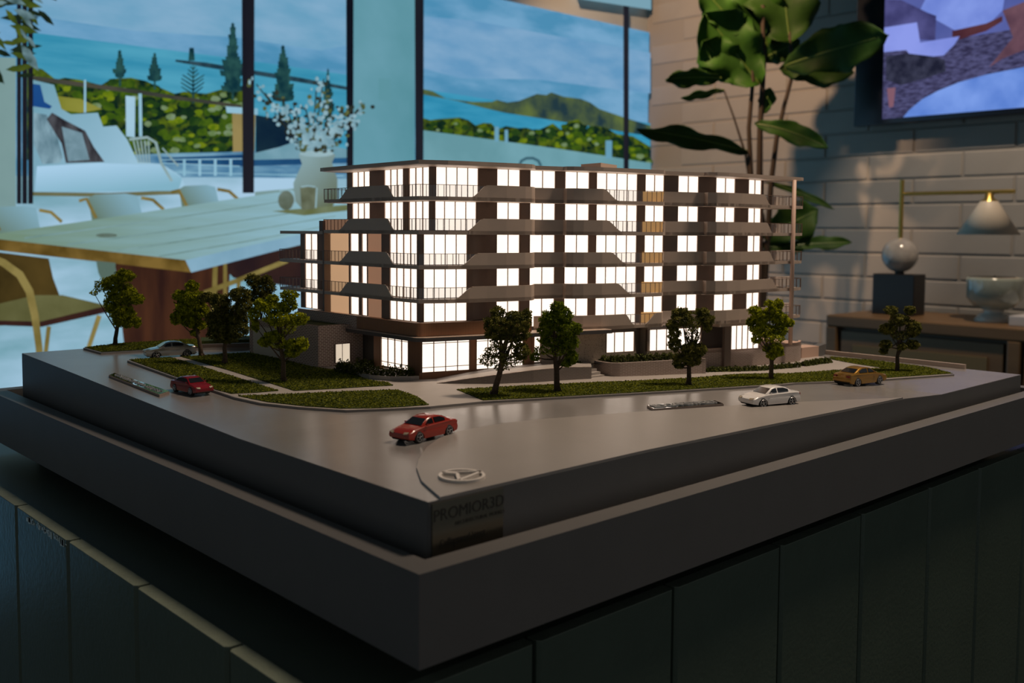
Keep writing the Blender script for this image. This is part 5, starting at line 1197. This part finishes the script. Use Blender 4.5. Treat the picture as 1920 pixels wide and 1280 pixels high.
# ================================================================== toy cars
TYRE = mat('tyre', (.012, .012, .012), .7); HUB = mat('alloy', (.45, .45, .47), .3, metal=.9); CGL = mat('car_glass', (.012, .012, .014), .08, spec=.8, coat=.6)
UND = mat('underbody', (.01, .01, .01), .6)
def car(front, rear, side, paint, label, wb=.0275, coupe=0, lampc=(.5, .42, .3), glass=CGL):
    """front/rear: contact points of the two visible wheels; side=+1 when the visible side is the car's left"""
    front = np.array(front); rear = np.array(rear); fx = front - rear; fx[2] = 0; ln = np.linalg.norm(fx); fx = fx / ln; k = ln / wb
    ly_ = np.array([-fx[1], fx[0], 0]); tw = .0079 * k
    c = (front + rear) / 2 - ly_ * side * tw; c[2] = (front[2] + rear[2]) / 2
    t = thing('toy_car', tuple(c), label, 'toy car')
    def W(x, y, z): return c + fx * x * k + ly_ * y * k + UP * (z + .00045) * k
    hw = .0091; hb = wb / 2
    # lower body profile with wheel arches; x forward, millimetres
    def arch(cx, n=9, r=4.5): return [(cx + r * cos(pi * i / n), 2.1 + r * sin(pi * i / n)) for i in range(n + 1)]
    fxw, rxw = 13.75, -13.75
    prof_ = [(23.0, 3.0), (23.6, 4.6), (23.2, 6.4), (21.5, 7.5), (17, 8.6), (10.5, 9.6), (7.5, 9.9), (-13, 10.4), (-18, 10.3), (-21.8, 9.9), (-22.6, 7.5), (-22.9, 5), (-22.2, 2.9)]
    bot = [(-18.6, 2.4)] + [p for p in arch(rxw)][::-1] + [(-8.8, 2.0), (8.8, 2.0)] + [p for p in arch(fxw)][::-1] + [(18.6, 2.3)]
    prof_ = prof_ + bot
    ys = [-1, -.93, -.6, 0, .6, .93, 1]; V = []; Fc = []; n = len(prof_)
    for y in ys:
        a = abs(y)
        for i, (x, z) in enumerate(prof_):
            top = max(0, (z - 5) / 5)
            tp__ = 1 - .05 * max(0, abs(x) - 14) / 9 - (.05 * top)
            zz = z - (.9 if a == 1 else .25 if a > .9 else 0) * (1 if i < 12 and z > 7 else 0)
            xx = x * (1 - .030 * a * a * (abs(x) > 19)); 
            V.append(W(xx / 1e3, y * hw * tp__, zz / 1e3))
    for j in range(len(ys) - 1):
        for i in range(n): Fc.append((j * n + i, j * n + (i + 1) % n, (j + 1) * n + (i + 1) % n, (j + 1) * n + i))
    tri = tessellate_polygon([[Vector((p[0], p[1], 0)) for p in prof_]])
    for a, b, d_ in tri: Fc.append((a, b, d_)); Fc.append(((len(ys) - 1) * n + d_, (len(ys) - 1) * n + b, (len(ys) - 1) * n + a))
    body = obj('body', V, Fc, paint, t); bm = bmesh.new(); bm.from_mesh(body.data); bmesh.ops.recalc_face_normals(bm, faces=bm.faces[:]); bm.to_mesh(body.data); bm.free(); smooth_by_angle(body, 38)
    # cabin
    r0_ = -17.5 if coupe else -16.5
    cab = [(11.2, 9.3), (4.2, 13.6), (0, 14.4), (-5, 14.4), (-9.5, 13.5), (r0_, 10.1)]
    yw = [.90, .70, .67, .67, .70, .84]; V = []; Fc = []
    for (x, z), w_ in zip(cab, yw):
        for q in (-1, -.92, 0, .92, 1): V.append(W(x / 1e3, q * w_ * hw, (z - (.35 if abs(q) == 1 and z > 12 else 0) + (.15 if q == 0 and z > 12 else 0)) / 1e3))
    for i in range(5):
        for j in range(4): a = i * 5 + j; Fc.append((a, a + 1, a + 6, a + 5))
    nb = len(V)
    for (x, z), w_ in zip(cab, yw):
        for q in (-1, 1): V.append(W(x / 1e3, q * .93 * hw, 8.8 / 1e3))
    for i in range(5):
        for (j, e) in ((0, 0), (4, 1)): a = i * 5 + j; b = (i + 1) * 5 + j; Fc.append((a, b, nb + (i + 1) * 2 + e, nb + i * 2 + e))
    cb = obj('cabin', V, Fc, paint, t); bm = bmesh.new(); bm.from_mesh(cb.data); bmesh.ops.recalc_face_normals(bm, faces=bm.faces[:]); bm.to_mesh(cb.data); bm.free(); smooth_by_angle(cb, 35)
    def lerp2(p, q, u): return (p[0] + (q[0] - p[0]) * u, p[1] + (q[1] - p[1]) * u)
    def pane(name, pts, mt_, lift):
        V = [np.array(p) for p in pts]; cc_ = sum(V) / len(V); nn = np.cross(V[1] - V[0], V[2] - V[0]); nn /= np.linalg.norm(nn)
        if nn @ (cc_ - (c + UP * .006 * k)) < 0: nn = -nn
        m_ = len(V); V = [v + nn * lift * k for v in V] + [v - nn * .0003 * k for v in V]; Fc = [tuple(range(m_)), tuple(range(m_, 2 * m_))[::-1]] + [(i, (i + 1) % m_, (i + 1) % m_ + m_, i + m_) for i in range(m_)]
        o = obj(name, V, Fc, mt_, t); bm = bmesh.new(); bm.from_mesh(o.data); bmesh.ops.recalc_face_normals(bm, faces=bm.faces[:]); bm.to_mesh(o.data); bm.free(); return o
    def P3(x, yf, z): return W(x / 1e3, yf * hw, z / 1e3)
    pane('windscreen', [P3(10.3, .76, 9.95), P3(4.9, .62, 13.25), P3(4.9, -.62, 13.25), P3(10.3, -.76, 9.95)], glass, .00018)
    pane('rear_window', [P3(-15.6, .68, 10.7), P3(-10.3, .60, 13.25), P3(-10.3, -.60, 13.25), P3(-15.6, -.68, 10.7)], glass, .00018)
    for sgn in (1, -1):
        def S(x, z): u = max(0, min(1, (z - 9.0) / 5)); return P3(x, sgn * (.93 - .235 * u), z)
        if coupe: pane('side_window', [S(8.2, 10.3), S(4.2, 13.0), S(-5, 13.6), S(-9, 13.0), S(-13.5, 10.6)], glass, .00022)
        else:
            pane('side_window', [S(7.6, 10.4), S(3.9, 12.9), S(0.6, 13.5), S(0.2, 10.5)], glass, .00022)
            pane('side_window', [S(-1.2, 10.5), S(-1.0, 13.5), S(-6.5, 13.4), S(-10.4, 12.2), S(-10.8, 10.7)], glass, .00022)
        pane('headlight', [P3(23.0, sgn * .80, 6.3), P3(21.6, sgn * .86, 7.3), P3(22.4, sgn * .48, 7.1), P3(23.6, sgn * .50, 6.0)], mat('lamp_%.2f' % lampc[0], lampc, .25, spec=.8), .0003)
        pane('tail_light', [P3(-22.5, sgn * .82, 8.8), P3(-22.6, sgn * .50, 8.9), P3(-22.9, sgn * .52, 7.4), P3(-22.6, sgn * .84, 7.4)], mat('tail_red', (.25, .015, .01), .3), .0003)
        mbm = MB(); q = P3(7.2, sgn * 1.03, 10.2); mbm.box((q[0] - .0006 * k, q[1] - .0006 * k, q[2] - .0004 * k), (q[0] + .0006 * k, q[1] + .0006 * k, q[2] + .0006 * k)); mbm.build('mirror', paint, t)
    u_ = MB(); pts = [(21.5, 3.4), (21.5, 2.0), (-21.5, 2.0), (-22.8, 4.0)]
    V = [P3(22.6, y, 3.3) for y in (-.8, .8)] + [P3(21.4, y, 1.7) for y in (-.75, .75)] + [P3(-21.2, y, 1.7) for y in (-.75, .75)] + [P3(-23.2, y, 3.6) for y in (-.8, .8)] + [P3(0, y, 5) for y in (-.8, .8)]
    u_.add(V, [(0, 1, 3, 2), (2, 3, 5, 4), (4, 5, 7, 6), (6, 7, 9, 8), (8, 9, 1, 0), (0, 2, 4, 6, 8), (1, 9, 7, 5, 3)]); u_.build('underbody', UND, t)
    for xw in (fxw, rxw):
        for sgn in (1, -1):
            ca = P3(xw, sgn * .66, 3.3); cb2 = P3(xw, sgn * 1.0, 3.3); w_ = MB().tube([ca, ca + (cb2 - ca) * .12, ca + (cb2 - ca) * .88, cb2], [.0033 * k, .00375 * k, .00375 * k, .0033 * k], 22).build('wheel', TYRE, t); smooth_by_angle(w_, 50)
            hbm = MB(); ax = ly_ * sgn; e1 = fx; e2 = UP; hc_ = cb2 + ax * .00012 * k
            rg = [hc_ + (e1 * cos(a) + e2 * sin(a)) * .0026 * k for a in np.linspace(0, 2 * pi, 20)]
            hbm.tube(rg,   .00030 * k, 5, caps=False)
            for q in range(5): a = q * 2 * pi / 5 + .3; hbm.tube([hc_, hc_ + (e1 * cos(a) + e2 * sin(a)) * .0025 * k], [.00042 * k, .0003 * k], 5)
            hbm.build('hubcap', HUB, w_)
    return t
def paintm(n, c, m=.0, r=.25): return mat(n, c, r, metal=m, coat=.7)
car(ug(293, 672.5), ug(350.5, 669.5), 1, paintm('paint_silver', (.50, .47, .43), .75, .32), 'silver toy sedan by the far-left turf, seen side-on')
car(ug(358.8, 742), ug(329.3, 733.6), -1, paintm('paint_crimson', (.25, .006, .014)), 'dark crimson toy coupe facing forward beside the left turf strip', coupe=1)
car(ug(784.5, 830.7), ug(840.3, 817.4), 1, paintm('paint_red', (.34, .022, .010)), 'red toy sedan alone on the road nearest the front corner')
car(ug(1429.4, 764.5), ug(1483.3, 760.6), 1, paintm('paint_white', (.85, .82, .80)), 'white toy sedan on the right-hand road, right of the mirror street plate')
car(ug(1647.5, 721.8), ug(1606.7, 724.2), -1, paintm('paint_gold', (.42, .22, .035), .6, .3), 'golden toy sedan seen from behind, farthest right beside the verge')
